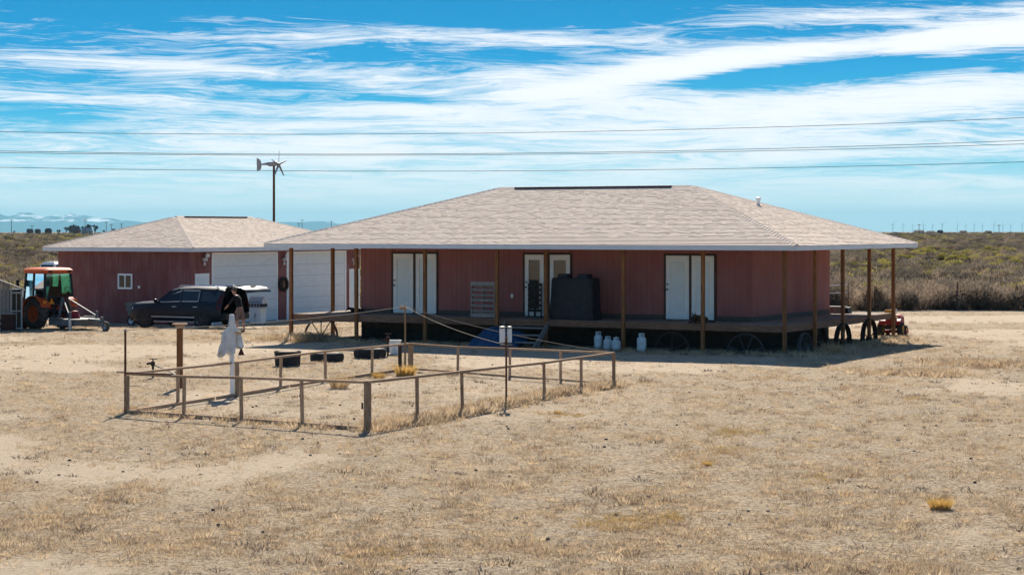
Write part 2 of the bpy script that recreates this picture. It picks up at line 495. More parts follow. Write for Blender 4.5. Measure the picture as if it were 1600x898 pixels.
# beyond the yard the ground carries brush: muted olive brown, in patches
far = t.m('MULTIPLY', t.m('SUBTRACT', sp.outputs[1], 100.0), 0.012, clamp=True)
mpos = t.add('ShaderNodeMapping', {'Vector': pos, 'Scale': (0.03, 0.012, 0.03)}).outputs[0]
nF = t.noise(mpos, 1.0, 8, 0.72)
nG = t.noise(mpos, 9.0, 6, 0.7)
fc = t.mix(t.ramp(nF, [(0.36, 0.0), (0.64, 1.0)]), (0.125, 0.095, 0.066), (0.19, 0.15, 0.085))
fc = t.mix(t.ramp(nG, [(0.42, 0.0), (0.62, 0.7)]), fc, (0.085, 0.062, 0.046))
gc = t.mix(far, gc, fc)
t.l.new(gc, b.inputs['Base Color'])
hgt = t.m('ADD', t.m('MULTIPLY', nC, 0.5), nB)
bn = t.add('ShaderNodeBump', {'Height': hgt, 'Strength': 1.0, 'Distance': 0.16})
t.l.new(bn.outputs[0], b.inputs['Normal'])
gm.materials.append(mg)
link(bpy.data.objects.new('ground', gm), kind='structure')

# ------------------------------------------------------------------ roofs
ms = bpy.data.materials.new('shingle')
ms.use_nodes = True
t = NT(ms.node_tree)
b = t.n['Principled BSDF']
b.inputs['Roughness'].default_value = 0.92
b.inputs['Specular IOR Level'].default_value = 0.15
ta = t.add('ShaderNodeAttribute', attribute_name='tint').outputs['Fac']
co = t.add('ShaderNodeTexCoord').outputs['Object']
gr = t.noise(co, 60, 3, 0.7)
wr = t.noise(co, 0.7, 5, 0.6)
sc_ = t.ramp(ta, [(0.0, (0.40, 0.31, 0.25)), (0.25, (0.60, 0.485, 0.39)), (0.5, (0.72, 0.60, 0.49)), (0.75, (0.72, 0.585, 0.49)), (1.0, (0.82, 0.72, 0.60))])
sc_ = t.mix(t.ramp(gr, [(0.3, 0.35), (0.7, 0.0)]), sc_, (0.24, 0.19, 0.165))
sc_ = t.mix(t.ramp(wr, [(0.35, 0.10), (0.65, 0.0)]), sc_, (0.33, 0.28, 0.25))
t.l.new(sc_, b.inputs['Base Color'])
bn = t.add('ShaderNodeBump', {'Height': gr, 'Strength': 0.5, 'Distance': 0.01})
t.l.new(bn.outputs[0], b.inputs['Normal'])
MATS['shingle'] = ms


def tab_geo(mb, x0, x1, xa, xb, d, ex, P, tint, lift):
    """one shingle tab: butt edge at the low side, tapering up the slope"""
    v = [P(x0, d, 0.0), P(x1, d, 0.0), P(x1, d, lift), P(x0, d, lift), P(xb, d + ex, 0.003), P(xa, d + ex, 0.003)]
    mb.add(v, [(0, 1, 2, 3), (3, 2, 4, 5), (0, 3, 5), (1, 4, 2)], tint)


def hip_roof(root, W, V, zb, zt, rise, single=0, tabw=0.20, ex=0.134):
    """hip roof over x in [-W,0], y in [0,V] (root's own axes): core, fascia boards, shingle courses, hip caps"""
    inset = min(W, V) / 2
    zr = zt + rise * inset
    if W >= V: r0, r1 = (-W + inset, inset), (-inset, inset)
    else: r0, r1 = (-inset, inset), (-inset, V - inset)
    c = [(-W, 0), (0, 0), (0, V), (-W, V)]
    z_ = zt - 0.02
    top = [(p[0], p[1], z_) for p in c]
    ra, rb = (r0[0], r0[1], zr - 0.02), (r1[0], r1[1], zr - 0.02)
    mb = MB()
    e_ = 0.025
    low = [(-W + e_, e_, zb + 0.03), (-e_, e_, zb + 0.03), (-e_, V - e_, zb + 0.03), (-W + e_, V - e_, zb + 0.03)]
    verts = low + top + [ra, rb]
    if W >= V: fs = [(4, 5, 9, 8), (5, 6, 9), (6, 7, 8, 9), (7, 4, 8)]
    else: fs = [(4, 5, 8), (5, 6, 9, 8), (6, 7, 9), (7, 4, 8, 9)]
    mb.add(verts, fs + [(0, 1, 2, 3), (0, 4, 5, 1), (1, 5, 6, 2), (2, 6, 7, 3), (3, 7, 4, 0)])
    roof = mb.build('roof', 'soffit', root)
    for n_, (x0, x1, y0, y1) in enumerate([(-W, 0, -0.03, 0.0), (-0.001, 0.03, -0.03, V + 0.03), (-W, 0, V, V + 0.03), (-W - 0.03, -W + 0.001, -0.03, V + 0.03)]):
        MB().box(x0, x1, y0, y1, zb, zt).build('fascia_board', 'fascia', roof)
    # four planes
    planes = [((-W, 0), (0, 0)), ((0, 0), (0, V)), ((0, V), (-W, V)), ((-W, V), (-W, 0))]
    sl = math.hypot(inset, zr - zt)
    cosp, sinp = inset / sl, (zr - zt) / sl
    field = MB()
    singles = []
    for k, (a, b_) in enumerate(planes):
        e = Vector((b_[0] - a[0], b_[1] - a[1], 0))
        L = e.length
        e.normalize()
        inn = Vector((-e.y, e.x, 0))
        s_ = inn * cosp + Vector((0, 0, sinp))
        nrm = e.cross(s_)
        O = Vector((a[0], a[1], zt))

        def P(x, d, h, O=O, e=e, s_=s_, nrm=nrm):
            return O + e * x + s_ * d + nrm * h
        rows = int(sl / ex)
        for r in range(rows):
            d = -0.03 + r * ex
            lo0, hi0 = max(d, 0) * cosp, L - max(d, 0) * cosp
            lo1, hi1 = (d + ex) * cosp, L - (d + ex) * cosp
            x = lo0 - random.uniform(0, tabw)
            while x < hi0:
                w = tabw * random.choice((0.6, 0.8, 1.0, 1.0, 1.25))
                x0, x1 = max(x, lo0), min(x + w, hi0)
                xa, xb = min(max(x, lo1), hi1), max(min(x + w, hi1), lo1)
                x += w
                if x1 - x0 < 0.03: continue
                tint = min(max(random.gauss(0.53, 0.14), 0), 1)
                lift = 0.015 + random.choice((0.0, 0.003, 0.007))
                full = xa == x0 and xb == x1
                if single and k == 0 and full and r < 11 and x0 > L - 9.2:
                    singles.append((r, x0, x1 - x0, P(x0, d, 0), tint))
                    if len(singles) <= single: continue
                tab_geo(field, x0, x1, xa, xb, d, ex + 0.012, P, tint, lift)
        if k == 0 and single:
            mt = Matrix((e, s_, nrm)).transposed().to_4x4()
            lib = {}
            for (r, x0, w, p, tint) in singles[:single]:
                key = (round(w, 2), int(tint * 4))
                if key not in lib:
                    tb = MB()
                    tab_geo(tb, 0, w, 0, w, 0, ex + 0.012, lambda x, d, h: Vector((x, d, h)), tint, 0.021)
                    lib[key] = tb.mesh('shingle', 'shingle', tint=True)
                o = bpy.data.objects.new('shingle', lib[key])
                col.objects.link(o)
                o.parent = roof
                o.matrix_local = Matrix.Translation(p) @ mt
    field.build('shingle_field', 'shingle', roof, tint=True, kind='stuff')
    caps = MB()
    cpts = [Vector((p[0], p[1], zt)) for p in c]
    A, B = Vector((r0[0], r0[1], zr)), Vector((r1[0], r1[1], zr))
    if W >= V: hips = [(cpts[0], A), (cpts[1], B), (cpts[2], B), (cpts[3], A)]
    else: hips = [(cpts[0], A), (cpts[1], A), (cpts[2], B), (cpts[3], B)]
    for p, q in hips + [(A, B)]:
        d = (q - p)
        n_ = int(d.length / 0.2)
        d.normalize()
        side = d.cross(Vector((0, 0, 1))).normalized()
        up_ = side.cross(d)
        for i in range(n_):
            g = p + d * (i * 0.2)
            h0, h1 = 0.048, 0.036
            dn = 0.045
            t_ = random.uniform(0.3, 0.9)
            v = [g + side * 0.15 + up_ * (h0 - dn - 0.03), g + up_ * h0, g - side * 0.15 + up_ * (h0 - dn - 0.03)]
            g2 = g + d * 0.215
            v += [g2 + side * 0.15 + up_ * (h1 - dn - 0.03), g2 + up_ * h1, g2 - side * 0.15 + up_ * (h1 - dn - 0.03)]
            caps.add(v, [(0, 3, 4, 1), (1, 4, 5, 2), (0, 1, 2)], t_)
    caps.build('hip_cap', 'shingle', roof, tint=True, kind='stuff')
    dv = (B - A).normalized()
    a_, b2 = A + dv * (0.09 * (B - A).length), B - dv * (0.1 * (B - A).length)
    mbv = MB()
    up2 = Vector((0, 0, 1))
    sd_ = dv.cross(up2)
    for p in (a_,):
        prof = [sd_ * 0.14 - up2 * 0.02, sd_ * 0.14 + up2 * 0.032, up2 * 0.038, sd_ * -0.14 + up2 * 0.032, sd_ * -0.14 - up2 * 0.02]
        mbv.loft([[a_ + q for q in prof], [b2 + q for q in prof]])
    mbv.build('ridge_vent', 'red_brown_wood', roof)
    return roof, zr


def siding(root, name, m, axis, c0, a0, a1, z0, z1, openings, strip=0.2032, sheet=6, groove=0.003, seam=None):
    """grooved plywood sheets: vertical strips with real grooves between, one object per sheet.
    axis 'x': wall along x at y=c0 facing -y; axis 'y': wall along y at x=c0 facing +x"""
    k = 0
    a = a0
    while a < a1 - 0.01:
        mbs = {0: MB(), 1: MB()}
        for _ in range(sheet):
            s0, s1 = a + groove, min(a + strip, a1) - groove
            a += strip
            if s1 - s0 < 0.02: break
            spans = [(z0, z1)]
            for (o0, o1, q0, q1) in openings:
                if s1 > o0 and s0 < o1:
                    if s0 < o0 - 0.03: s1 = min(s1, o0)
                    elif s1 > o1 + 0.03: s0 = max(s0, o1)
                    else:
                        nn = []
                        for (u0, u1) in spans:
                            if q0 > u0: nn.append((u0, q0))
                            if q1 < u1: nn.append((q1, u1))
                        spans = nn
            for (u0, u1) in spans:
                cuts = [(u0, u1, 0)]
                if seam: cuts = [(u0, min(u1, seam - 0.006), 0), (max(u0, seam + 0.006), u1, 1)]
                for w0, w1, row in cuts:
                    if w1 - w0 < 0.02: continue
                    th = 0.012 + 0.004 * row
                    if axis == 'x': mbs[row].box(s0, s1, c0 - th, c0 + 0.004, w0, w1)
                    else: mbs[row].box(c0 - 0.004, c0 + th, s0, s1, w0, w1)
        for row in (0, 1):
            if mbs[row].v: mbs[row].build('siding_panel', m, root)
        if a >= a1 - 0.02: break


# ------------------------------------------------------------------ house
TH = 0.497
HX, HY = 8.507, 60.516
W_, V_ = 19.35, 11.9
ct, st = math.cos(TH), math.sin(TH)


def hw(x, y, z=0.0, o=(HX, HY)):
    return Vector((o[0] + ct * x + st * y, o[1] - st * x + ct * y, z))


def hx(px, y, o=(HX, HY)):
    """house-axis x on the line y=const that shows at pixel column px"""
    a = (px - 800) / F
    # o0+ct x+st y = a (o1 - st x + ct y)
    return (a * (o[1] + ct * y) - o[0] - st * y) / (ct + a * st)


def hy(px, x, o=(HX, HY)):
    a = (px - 800) / F
    return (a * (o[1] - st * x) - o[0] - ct * x) / (st - a * ct)


house = thing('house', 'low dusky red house with wraparound deck and pinkish shingle hip roof', 'house', (HX, HY, 0), -TH)
ZB, ZT = 3.175, 3.325
roof, ZR = hip_roof(house, W_, V_, ZB, ZT, (5.262 - 3.325) / 5.95, single=280)
DK = 0.90
PL, PR = -(W_ - 0.67), -0.60              # post lines
PB = V_ - 0.74
WY, WX = 2.38, -2.38                      # front and right wall planes
WL = hx(564, WY)
WB = hy(1296, WX)
# vent pipe on the rear right slope
vp = at(1185, 316, 68.6)
loc = house.matrix_basis.inverted() @ vp if False else Matrix.Rotation(TH, 4, 'Z') @ (vp - Vector((HX, HY, 0)))
mv = MB().lathe([(0.06, -0.6), (0.06, 0.10)], 12, Matrix.Translation(loc)).lathe([(0.085, 0.08), (0.085, 0.16), (0.05, 0.17)], 12, Matrix.Translation(loc))
mv.build('vent_pipe', 'white_paint', roof, smooth=True)
# walls
MB().box(WL, WX, WY, WB, DK - 0.02, ZB + 0.05).build('wall', 'siding_core', house)
doors = [((614.5, 646), (649.5, 682), 'blind', 2.985), ((820, 850), (859, 891), 'door_glass', 2.985), ((1040.5, 1077), (1080.5, 1116), 'blind', 2.985)]
op = []
dspan = []
for dl, dr, gm_, top_ in doors:
    x0, x1, x2, x3 = [hx(p, WY - 0.02) for p in (dl[0], dl[1], dr[0], dr[1])]
    op.append((x0 - 0.07, x3 + 0.07, DK, DK + 2.14))
    dspan.append((x0, x1, x2, x3, gm_))
siding(house, 'front', 'siding', 'x', WY, WL, WX, DK + 0.16, ZB + 0.03, op)
siding(house, 'right', 'siding', 'y', WX, WY + 0.02, WB, DK + 0.16, ZB + 0.03, [], groove=0.006)
MB().box(WL, WX, WY - 0.02, WY, DK, DK + 0.155).build('base_trim', 'skirt_trim', house)
MB().box(WX, WX + 0.02, WY - 0.02, WB, DK, DK + 0.155).build('base_trim', 'skirt_trim', house)
MB().box(WX - 0.09, WX + 0.022, WY - 0.03, WY + 0.075, DK + 0.157, ZB + 0.02).build('corner_trim', 'siding', house)
for x0, x1, x2, x3, gm_ in dspan:
    yf = WY
    fr = MB()
    top_ = DK + 2.07
    for a, b2, z0, z1 in ((x0 - 0.065, x0, DK, top_ + 0.065), (x3, x3 + 0.065, DK, top_ + 0.065), (x0, x3, top_, top_ + 0.065), (x1, x2, DK, top_)):
        fr.box(a, b2, yf - 0.045, yf + 0.01, z0, z1)
    fr.box(x0, x3, yf - 0.06, yf + 0.01, DK, DK + 0.03)
    fr.build('door_frame', 'door_trim', house)
    for n_, (a, b2) in enumerate(((x0, x1), (x2, x3))):
        d = MB()
        z0, z1 = DK + 0.032, top_ - 0.003
        sw = 0.125
        a += 0.004; b2 -= 0.004
        d.box(a, a + sw, yf - 0.03, yf + 0.012, z0, z1).box(b2 - sw, b2, yf - 0.03, yf + 0.012, z0, z1)
        d.box(a + sw, b2 - sw, yf - 0.03, yf + 0.012, z0, z0 + 0.22).box(a + sw, b2 - sw, yf - 0.03, yf + 0.012, z1 - 0.15, z1)
        door = d.build('door', 'white_paint', house)
        MB().box(a + sw, b2 - sw, yf - 0.012, yf + 0.008, z0 + 0.22, z1 - 0.15).build('pane', gm_, door)
        st_ = MB()
        i0, i1, q0, q1 = a + sw, b2 - sw, z0 + 0.22, z1 - 0.15
        for u0, u1, w0, w1 in ((i0, i0 + 0.022, q0, q1), (i1 - 0.022, i1, q0, q1), (i0 + 0.022, i1 - 0.022, q0, q0 + 0.022), (i0 + 0.022, i1 - 0.022, q1 - 0.022, q1)):
            st_.box(u0, u1, yf - 0.038, yf - 0.012, w0, w1)
        st_.build('glazing_bead', 'white_paint', door)
        if n_ == 0:
            hm = MB()
            hm.lathe([(0.03, 0), (0.03, 0.012), (0.012, 0.014), (0.012, 0.04), (0.032, 0.05), (0.03, 0.075)], 10, Matrix.Translation((a + 0.06, yf - 0.03, z0 + 0.95)) @ Matrix.Rotation(R(90), 4, 'X'))
            hm.lathe([(0.03, 0), (0.03, 0.03)], 10, Matrix.Translation((a + 0.06, yf - 0.03, z0 + 1.12)) @ Matrix.Rotation(R(90), 4, 'X'))
            hm.build('handle', 'grey_iron', door, smooth=True)
# white outlet cover by the middle door
ox = hx(800.5, WY)
MB().box(ox - 0.045, ox + 0.045, WY - 0.035, WY - 0.012, DK + 0.62, DK + 0.75).build('outlet_cover', 'white_paint', house)
# skirting boards below the floor, along the wall line
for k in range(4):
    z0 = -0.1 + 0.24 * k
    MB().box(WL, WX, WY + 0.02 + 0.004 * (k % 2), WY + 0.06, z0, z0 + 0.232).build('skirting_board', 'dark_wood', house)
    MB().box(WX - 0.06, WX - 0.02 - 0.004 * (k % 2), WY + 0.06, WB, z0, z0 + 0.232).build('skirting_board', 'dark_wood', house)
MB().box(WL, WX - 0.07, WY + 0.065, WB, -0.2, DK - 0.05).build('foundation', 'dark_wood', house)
# deck
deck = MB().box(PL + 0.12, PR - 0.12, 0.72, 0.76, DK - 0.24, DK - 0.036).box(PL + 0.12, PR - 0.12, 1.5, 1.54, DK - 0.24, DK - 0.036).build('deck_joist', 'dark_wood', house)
E0, E1 = PL + 0.075, PR - 0.075
y0d = 0.60 + 0.075
pm = {}


def plank_mesh(lx, ly):
    k = (round(lx, 2), round(ly, 2))
    if k not in pm:
        pm[k] = MB().box(0, lx, 0, ly, -0.035, 0).mesh('deck_plank', 'deck_wood')
    return pm[k]


n_ = int((E1 - E0) / 0.15)
pw = (E1 - E0) / n_
for i in range(n_):
    share('deck_plank', plank_mesh(pw - 0.008, WY - 0.03 - y0d), house, (E0 + i * pw, y0d, DK + random.uniform(-0.004, 0.003)))
n_ = int((PB - WY) / 0.15)
for i in range(n_):
    y = WY - 0.015 + i * 0.15
    share('deck_plank', plank_mesh(E1 - WX - 0.03, 0.142), house, (WX + 0.03, y, DK + random.uniform(-0.004, 0.003)))
    if i % 1 == 0: share('deck_plank', plank_mesh(WL - 0.03 - E0, 0.142), house, (E0, y, DK + random.uniform(-0.004, 0.003)))
rb = MB()
y = WB + 0.02
x = WL - 0.02
while x < WX + 0.02:
    rb.box(x, x + 0.142, WB + 0.02, PB - 0.0, DK - 0.035, DK)
    x += 0.15
rb.build('rear_deck_boards', 'deck_wood', house, kind='stuff')
# rim boards
for (x0, x1, y0, y1) in ((E0, E1, y0d - 0.045, y0d - 0.006), (E1 + 0.006, E1 + 0.045, y0d - 0.045, PB), (E0 - 0.045, E0 - 0.006, y0d - 0.045, PB), (E0, E1, PB + 0.006, PB + 0.04)):
    L = max(x1 - x0, y1 - y0)
    n_ = max(1, round(L / 4.0))
    for i in range(n_):
        if x1 - x0 > y1 - y0:
            q0, q1 = x0 + (x1 - x0) * i / n_, x0 + (x1 - x0) * (i + 1) / n_
            MB().box(q0 + 0.003, q1 - 0.003, y0, y1, DK - 0.21 + random.uniform(-0.01, 0.01), DK - 0.006 + random.uniform(-0.012, 0.012)).build('rim_board', 'rim_wood', house)
        else:
            q0, q1 = y0 + (y1 - y0) * i / n_, y0 + (y1 - y0) * (i + 1) / n_
            MB().box(x0, x1, q0 + 0.003, q1 - 0.003, DK - 0.21 + random.uniform(-0.01, 0.01), DK - 0.006 + random.uniform(-0.012, 0.012)).build('rim_board', 'rim_wood', house)
# porch posts, each on a footing
front_px = [1226, 1098, 974, 853, 777, 664, 557, 455]
posts = [(hx(p, 0.6), 0.6) for p in front_px]
posts += [(PR, hy(p, PR)) for p in (1273, 1317, 1358, 1396)]
posts += [(PL, hy(520, PL)), (PL, 6.5), (PL, PB), (-14.0, PB), (-9.4, PB), (-4.8, PB)]
for i, (x, y) in enumerate(posts):
    wpt = hw(x, y)
    zg = gz(wpt.x, wpt.y) - 0.15
    lean = random.uniform(-0.012, 0.012)
    pmx = MB().bar((x, y, zg), (x + lean, y, ZB + 0.03), 0.105, 0.105)
    pmx.build('porch_post', 'post_wood', house)
    if i in (0, 1, 11):
        MB().box(x - 0.24, x + 0.24, y - 0.17, y + 0.17, zg + 0.02, zg + 0.21).build('post_footing', 'concrete', house)
# beam under the eave carried by the posts
MB().box(PL - 0.05, PR + 0.05, 0.6 - 0.02, 0.6 + 0.02, ZB - 0.02 + 0.052, ZB + 0.2).build('porch_beam', 'post_wood', house)

# ------------------------------------------------------------------ garage
GO = (-13.5, 85.8)
GZ = -0.35
GW, GV = 8.25, 14.1
garage = thing('garage', 'detached red garage with two wide white overhead doors and tan hip roof', 'garage', (GO[0], GO[1], GZ), -TH)
gE, gT = 3.20, 3.375
groof, gR = hip_roof(garage, GW, GV, gE, gT, 0.325)
gi = 0.45
gx0, gx1, gy0, gy1 = -GW + gi, -gi, gi, GV - gi
MB().box(gx0, gx1, gy0, gy1, -0.1, gE + 0.05).build('wall', 'garage_siding', garage)
MB().box(gx0 - 0.03, gx1 + 0.03, gy0 - 0.03, gy1 + 0.03, -0.25, 0.06).build('foundation', 'concrete', garage)
# window wall faces the yard, door wall faces right
wx0, wx1 = hx(185, gy0, GO), hx(207.5, gy0, GO)
wpt = hw((wx0 + wx1) / 2, gy0, 0, GO)
wz0, wz1 = CAMH - (451.5 - H0) / F * wpt.y - GZ, CAMH - (427.5 - H0) / F * wpt.y - GZ
gap = [(wx0, wx1, wz0, wz1)]
siding(garage, 'left', 'garage_siding', 'x', gy0, gx0, gx1, 0.08, gE + 0.03, gap, seam=2.44)
dA = [hy(p, gx1, GO) for p in (304, 326)]
d1 = [hy(p, gx1, GO) for p in (330, 433)]
d2 = [hy(p, gx1, GO) for p in (447, 540)]
dB = [hy(545, gx1, GO), hy(545, gx1, GO) + 0.92]
gops = [(dA[0], dA[1], 0, 2.26), (d1[0], d1[1], 0, 3.14), (d2[0], d2[1], 0, 3.14), (dB[0], dB[1], 0, 2.26)]
siding(garage, 'right', 'garage_siding', 'y', gx1, gy0 + 0.02, gy1, 0.08, gE + 0.03, gops, seam=2.44)
# sliding window
wf = MB()
fw = 0.075
for a, b2, z0, z1 in ((wx0, wx0 + fw, wz0, wz1), (wx1 - fw, wx1, wz0, wz1), (wx0 + fw, wx1 - fw, wz0, wz0 + fw), (wx0 + fw, wx1 - fw, wz1 - fw, wz1), ((wx0 + wx1) / 2 - 0.03, (wx0 + wx1) / 2 + 0.03, wz0 + fw, wz1 - fw)):
    wf.box(a, b2, gy0 - 0.05, gy0 + 0.004, z0, z1)
win = wf.build('window', 'white_paint', garage)
MB().box(wx0 + fw, (wx0 + wx1) / 2 - 0.03, gy0 - 0.02, gy0 - 0.002, wz0 + fw, wz1 - fw).build('pane', 'dark_glass', win)
MB().box((wx0 + wx1) / 2 + 0.03, wx1 - fw, gy0 - 0.028, gy0 - 0.002, wz0 + fw, wz1 - fw).build('pane', 'dark_glass', win)
ex_ = hx(218, gy0, GO)
MB().box(ex_ - 0.05, ex_ + 0.05, gy0 - 0.06, gy0 - 0.012, 1.60, 1.72).build('outlet_cover', 'white_paint', garage)
# overhead doors
for a, b2 in (d1, d2):
    fr = MB()
    fr.box(gx1 - 0.004, gx1 + 0.045, a, a + 0.11, 0.0, 3.14).box(gx1 - 0.004, gx1 + 0.045, b2 - 0.11, b2, 0.0, 3.14).box(gx1 - 0.004, gx1 + 0.045, a + 0.11, b2 - 0.11, 3.05, 3.14)
    od = fr.build('overhead_door', 'white_paint', garage)
    nsec = 6
    for k in range(nsec):
        h = 3.05 / nsec
        pn = MB().box(gx1 - 0.002, gx1 + 0.012, a + 0.11, b2 - 0.11, k * h + 0.004, (k + 1) * h - 0.004)
        rib = pn
        for q in range(2):
            zz = k * h + 0.07 + q * h * 0.46
            rib.box(gx1 + 0.012, gx1 + 0.017, a + 0.14, b2 - 0.14, zz, zz + h * 0.34)
        pn.build('door_panel', 'garage_door', od)
# walk doors
for (a, b2), gl in ((dA, True), (dB, False)):
    fr = MB()
    top_ = 2.26
    fr.box(gx1 - 0.004, gx1 + 0.04, a, a + 0.07, 0.05, top_).box(gx1 - 0.004, gx1 + 0.04, b2 - 0.07, b2, 0.05, top_).box(gx1 - 0.004, gx1 + 0.04, a + 0.07, b2 - 0.07, top_ - 0.07, top_)
    wd = fr.build('walk_door', 'white_paint', garage)
    lf = MB()
    lf.box(gx1 - 0.002, gx1 + 0.014, a + 0.07, b2 - 0.07, 0.06, top_ - 0.07)
    lf.build('door_leaf', 'white_paint', wd)
    MB().box(gx1 + 0.014, gx1 + 0.022, a + 0.17, b2 - 0.17, 1.1 if gl else 0.3, top_ - 0.15).build('pane', 'blind', wd)
    MB().lathe([(0.03, 0), (0.012, 0.01), (0.012, 0.04), (0.03, 0.055), (0.02, 0.075)], 8, Matrix.Translation((gx1 + 0.014, b2 - 0.14, 1.0)) @ Matrix.Rotation(R(90), 4, 'Y')).build('handle', 'grey_iron', wd)
# corner trims
MB().box(gx1 - 0.09, gx1 + 0.022, gy0 - 0.03, gy0 + 0.09, 0.08, gE + 0.02).build('corner_trim', 'garage_siding', garage)


def floodlight(px, label):
    yy = hy(px, gx1, GO)
    w = hw(gx1, yy, 0, GO)
    z = CAMH - (405 - H0) / F * w.y
    t_ = thing('floodlight', label, 'light', (w.x, w.y, z), -TH, 'twin floodlights on the garage front')
    MB().lathe([(0.07, 0.017), (0.07, 0.05), (0.03, 0.075)], 12, Matrix.Rotation(R(90), 4, 'Y')).build('mounting_plate', 'white_paint', t_, smooth=True)
    for s_, dz, dy in ((1, 0.13, 0.13), (-1, -0.02, -0.13)):
        hd = MB()
        hd.cyl((0.06, 0, 0), (0.12, dy * 0.8, dz), 0.022, n=6)
        hd.lathe([(0.03, 0), (0.075, 0.06), (0.095, 0.15), (0.085, 0.152)], 12, Matrix.Translation((0.1, dy * 0.75, dz)) @ Matrix.Rotation(R(55 * s_), 4, 'X') @ Matrix.Rotation(R(60), 4, 'Y'))
        hd.build('lamp_head', 'plastic_white', t_, smooth=True)
    MB().cyl((0.06, 0, -0.03), (0.09, -0.03, -0.14), 0.02, n=6).blob((0.1, -0.03, -0.2), (0.06, 0.05, 0.075)).build('motion_sensor', 'plastic_white', t_, smooth=True)


floodlight(317.5, 'white twin floodlight above the small white side door at the garage corner')
floodlight(442, 'white twin floodlight above the dark wreath between the overhead doors')
floodlight(551, 'white twin floodlight above the white door farthest right on the garage')
yy = hy(440, gx1, GO)
w = hw(gx1, yy, 0, GO)
wr_ = thing('wreath', 'dark twig wreath hanging between the two white overhead doors', 'wreath', (w.x, w.y, CAMH - (444 - H0) / F * w.y), -TH)
wm = Matrix.Translation((0.12, 0, 0)) @ Matrix.Rotation(R(90), 4, 'Y')
MB().torus(0.27, 0.075, 26, 8, wm).build('ring', 'wreath', wr_, smooth=True)
tw = MB()
for i in range(260):
    a = random.uniform(0, 2 * math.pi)
    q = random.uniform(0, 2 * math.pi)
    p = Vector(((0.27 + 0.07 * math.cos(q)) * math.cos(a), (0.27 + 0.07 * math.cos(q)) * math.sin(a), 0.07 * math.sin(q)))
    e = p + Vector((random.uniform(-1, 1) * 0.06 - math.sin(a) * 0.08, random.uniform(-1, 1) * 0.06 + math.cos(a) * 0.08, random.uniform(-0.03, 0.06)))
    n0 = Vector((random.uniform(-1, 1), random.uniform(-1, 1), random.uniform(-1, 1))).normalized() * 0.012
    tw.add([wm @ (p - n0), wm @ (p + n0), wm @ e], [(0, 1, 2)])
tw.build('twigs', 'wreath', wr_, kind='stuff')
MB().prism([wm @ Vector(p) for p in ((0.10, -0.06, 0), (0.13, 0.0, 0), (0.10, 0.06, 0), (-0.06, 0.05, 0), (-0.12, 0, 0), (-0.06, -0.05, 0))], (0.03, 0, 0)).build('centre_ornament', 'tumble', wr_)

# ------------------------------------------------------------------ pen in the yard
c_fl, c_f, c_r, c_b = gp(199, 645), gp(572, 673), gp(959, 601), gp(640, 577)
fence = thing('pen_fence', 'low weathered wooden post and rail pen on the dry yard', 'fence', (c_f.x, c_f.y, c_f.z))
FO = fence.location.copy()


def on(seg, px):
    """point on the ground line between two corners that shows at pixel column px"""
    p, q = seg
    a = (px - 800) / F
    t_ = (a * p.y - p.x) / ((q.x - p.x) - a * (q.y - p.y))
    r_ = p.lerp(q, t_)
    r_.z = gz(r_.x, r_.y)
    return r_


sides = [((c_fl, c_f), [287, 378, 473], 0.84, 0.94), ((c_f, c_r), [652, 723, 851, 908], 0.94, 0.80), ((c_r, c_b), [876, 796, 715], 0.80, 0.72), ((c_b, c_fl), [581, 509, 438, 278], 0.72, 0.84)]
for (p, q), pxs, h0, h1 in sides:
    L = (q - p).length
    pts = [p] + sorted([on((p, q), x) for x in pxs], key=lambda v: (v - p).length) + [q]
    hs = [h0 + (h1 - h0) * (v - p).length / L for v in pts]
    for v, h in list(zip(pts, hs))[1:-1]:
        ln = Vector((random.uniform(-0.025, 0.025), random.uniform(-0.02, 0.02), 0))
        MB().bar(v - FO - Vector((0, 0, 0.25)), v - FO + Vector((0, 0, h - 0.045)) + ln, 0.07, 0.062).build('post', 'old_wood', fence)
    # top rails, one board per two bays, laid flat-on to the posts
    nrm = Vector(((q - p).y, -(q - p).x, 0)).normalized() * 0.0
    k = 0
    while k < len(pts) - 1:
        e = min(k + 2, len(pts) - 1)
        if e == len(pts) - 2: e = len(pts) - 1
        a, b2 = pts[k] - FO + Vector((0, 0, hs[k] - 0.02)), pts[e] - FO + Vector((0, 0, hs[e] - 0.02))
        m_ = (a + b2) / 2 + Vector((0, 0, random.uniform(-0.03, 0.005)))
        d = (b2 - a).normalized() * 0.004
        mb = MB().bar(a + d, m_, 0.07, 0.048).bar(m_, b2 - d, 0.07, 0.048)
        mb.build('rail', 'rail_wood', fence)
        k = e
corner_h = {0: (c_fl, 0.83), 1: (c_f, 0.97), 2: (c_r, 0.83), 3: (c_b, 0.73)}
for k, (v, h) in corner_h.items():
    dx = Vector((0.07, 0.03, 0))
    MB().bar(v - FO - Vector((0, 0, 0.25)), v - FO + Vector((0, 0, h - 0.05)), 0.082, 0.08).build('post', 'old_wood', fence)
    if k in (1, 3): MB().bar(v - FO + dx - Vector((0, 0, 0.25)), v - FO + dx + Vector((0, 0, h - 0.055)), 0.055, 0.08).build('post', 'old_wood', fence)
MB().box(*[c_f.x - FO.x + s_ for s_ in (-0.085, -0.05)], c_f.y - FO.y - 0.075, c_f.y - FO.y - 0.04, 0.42, 0.54).build('latch', 'black_iron', fence)
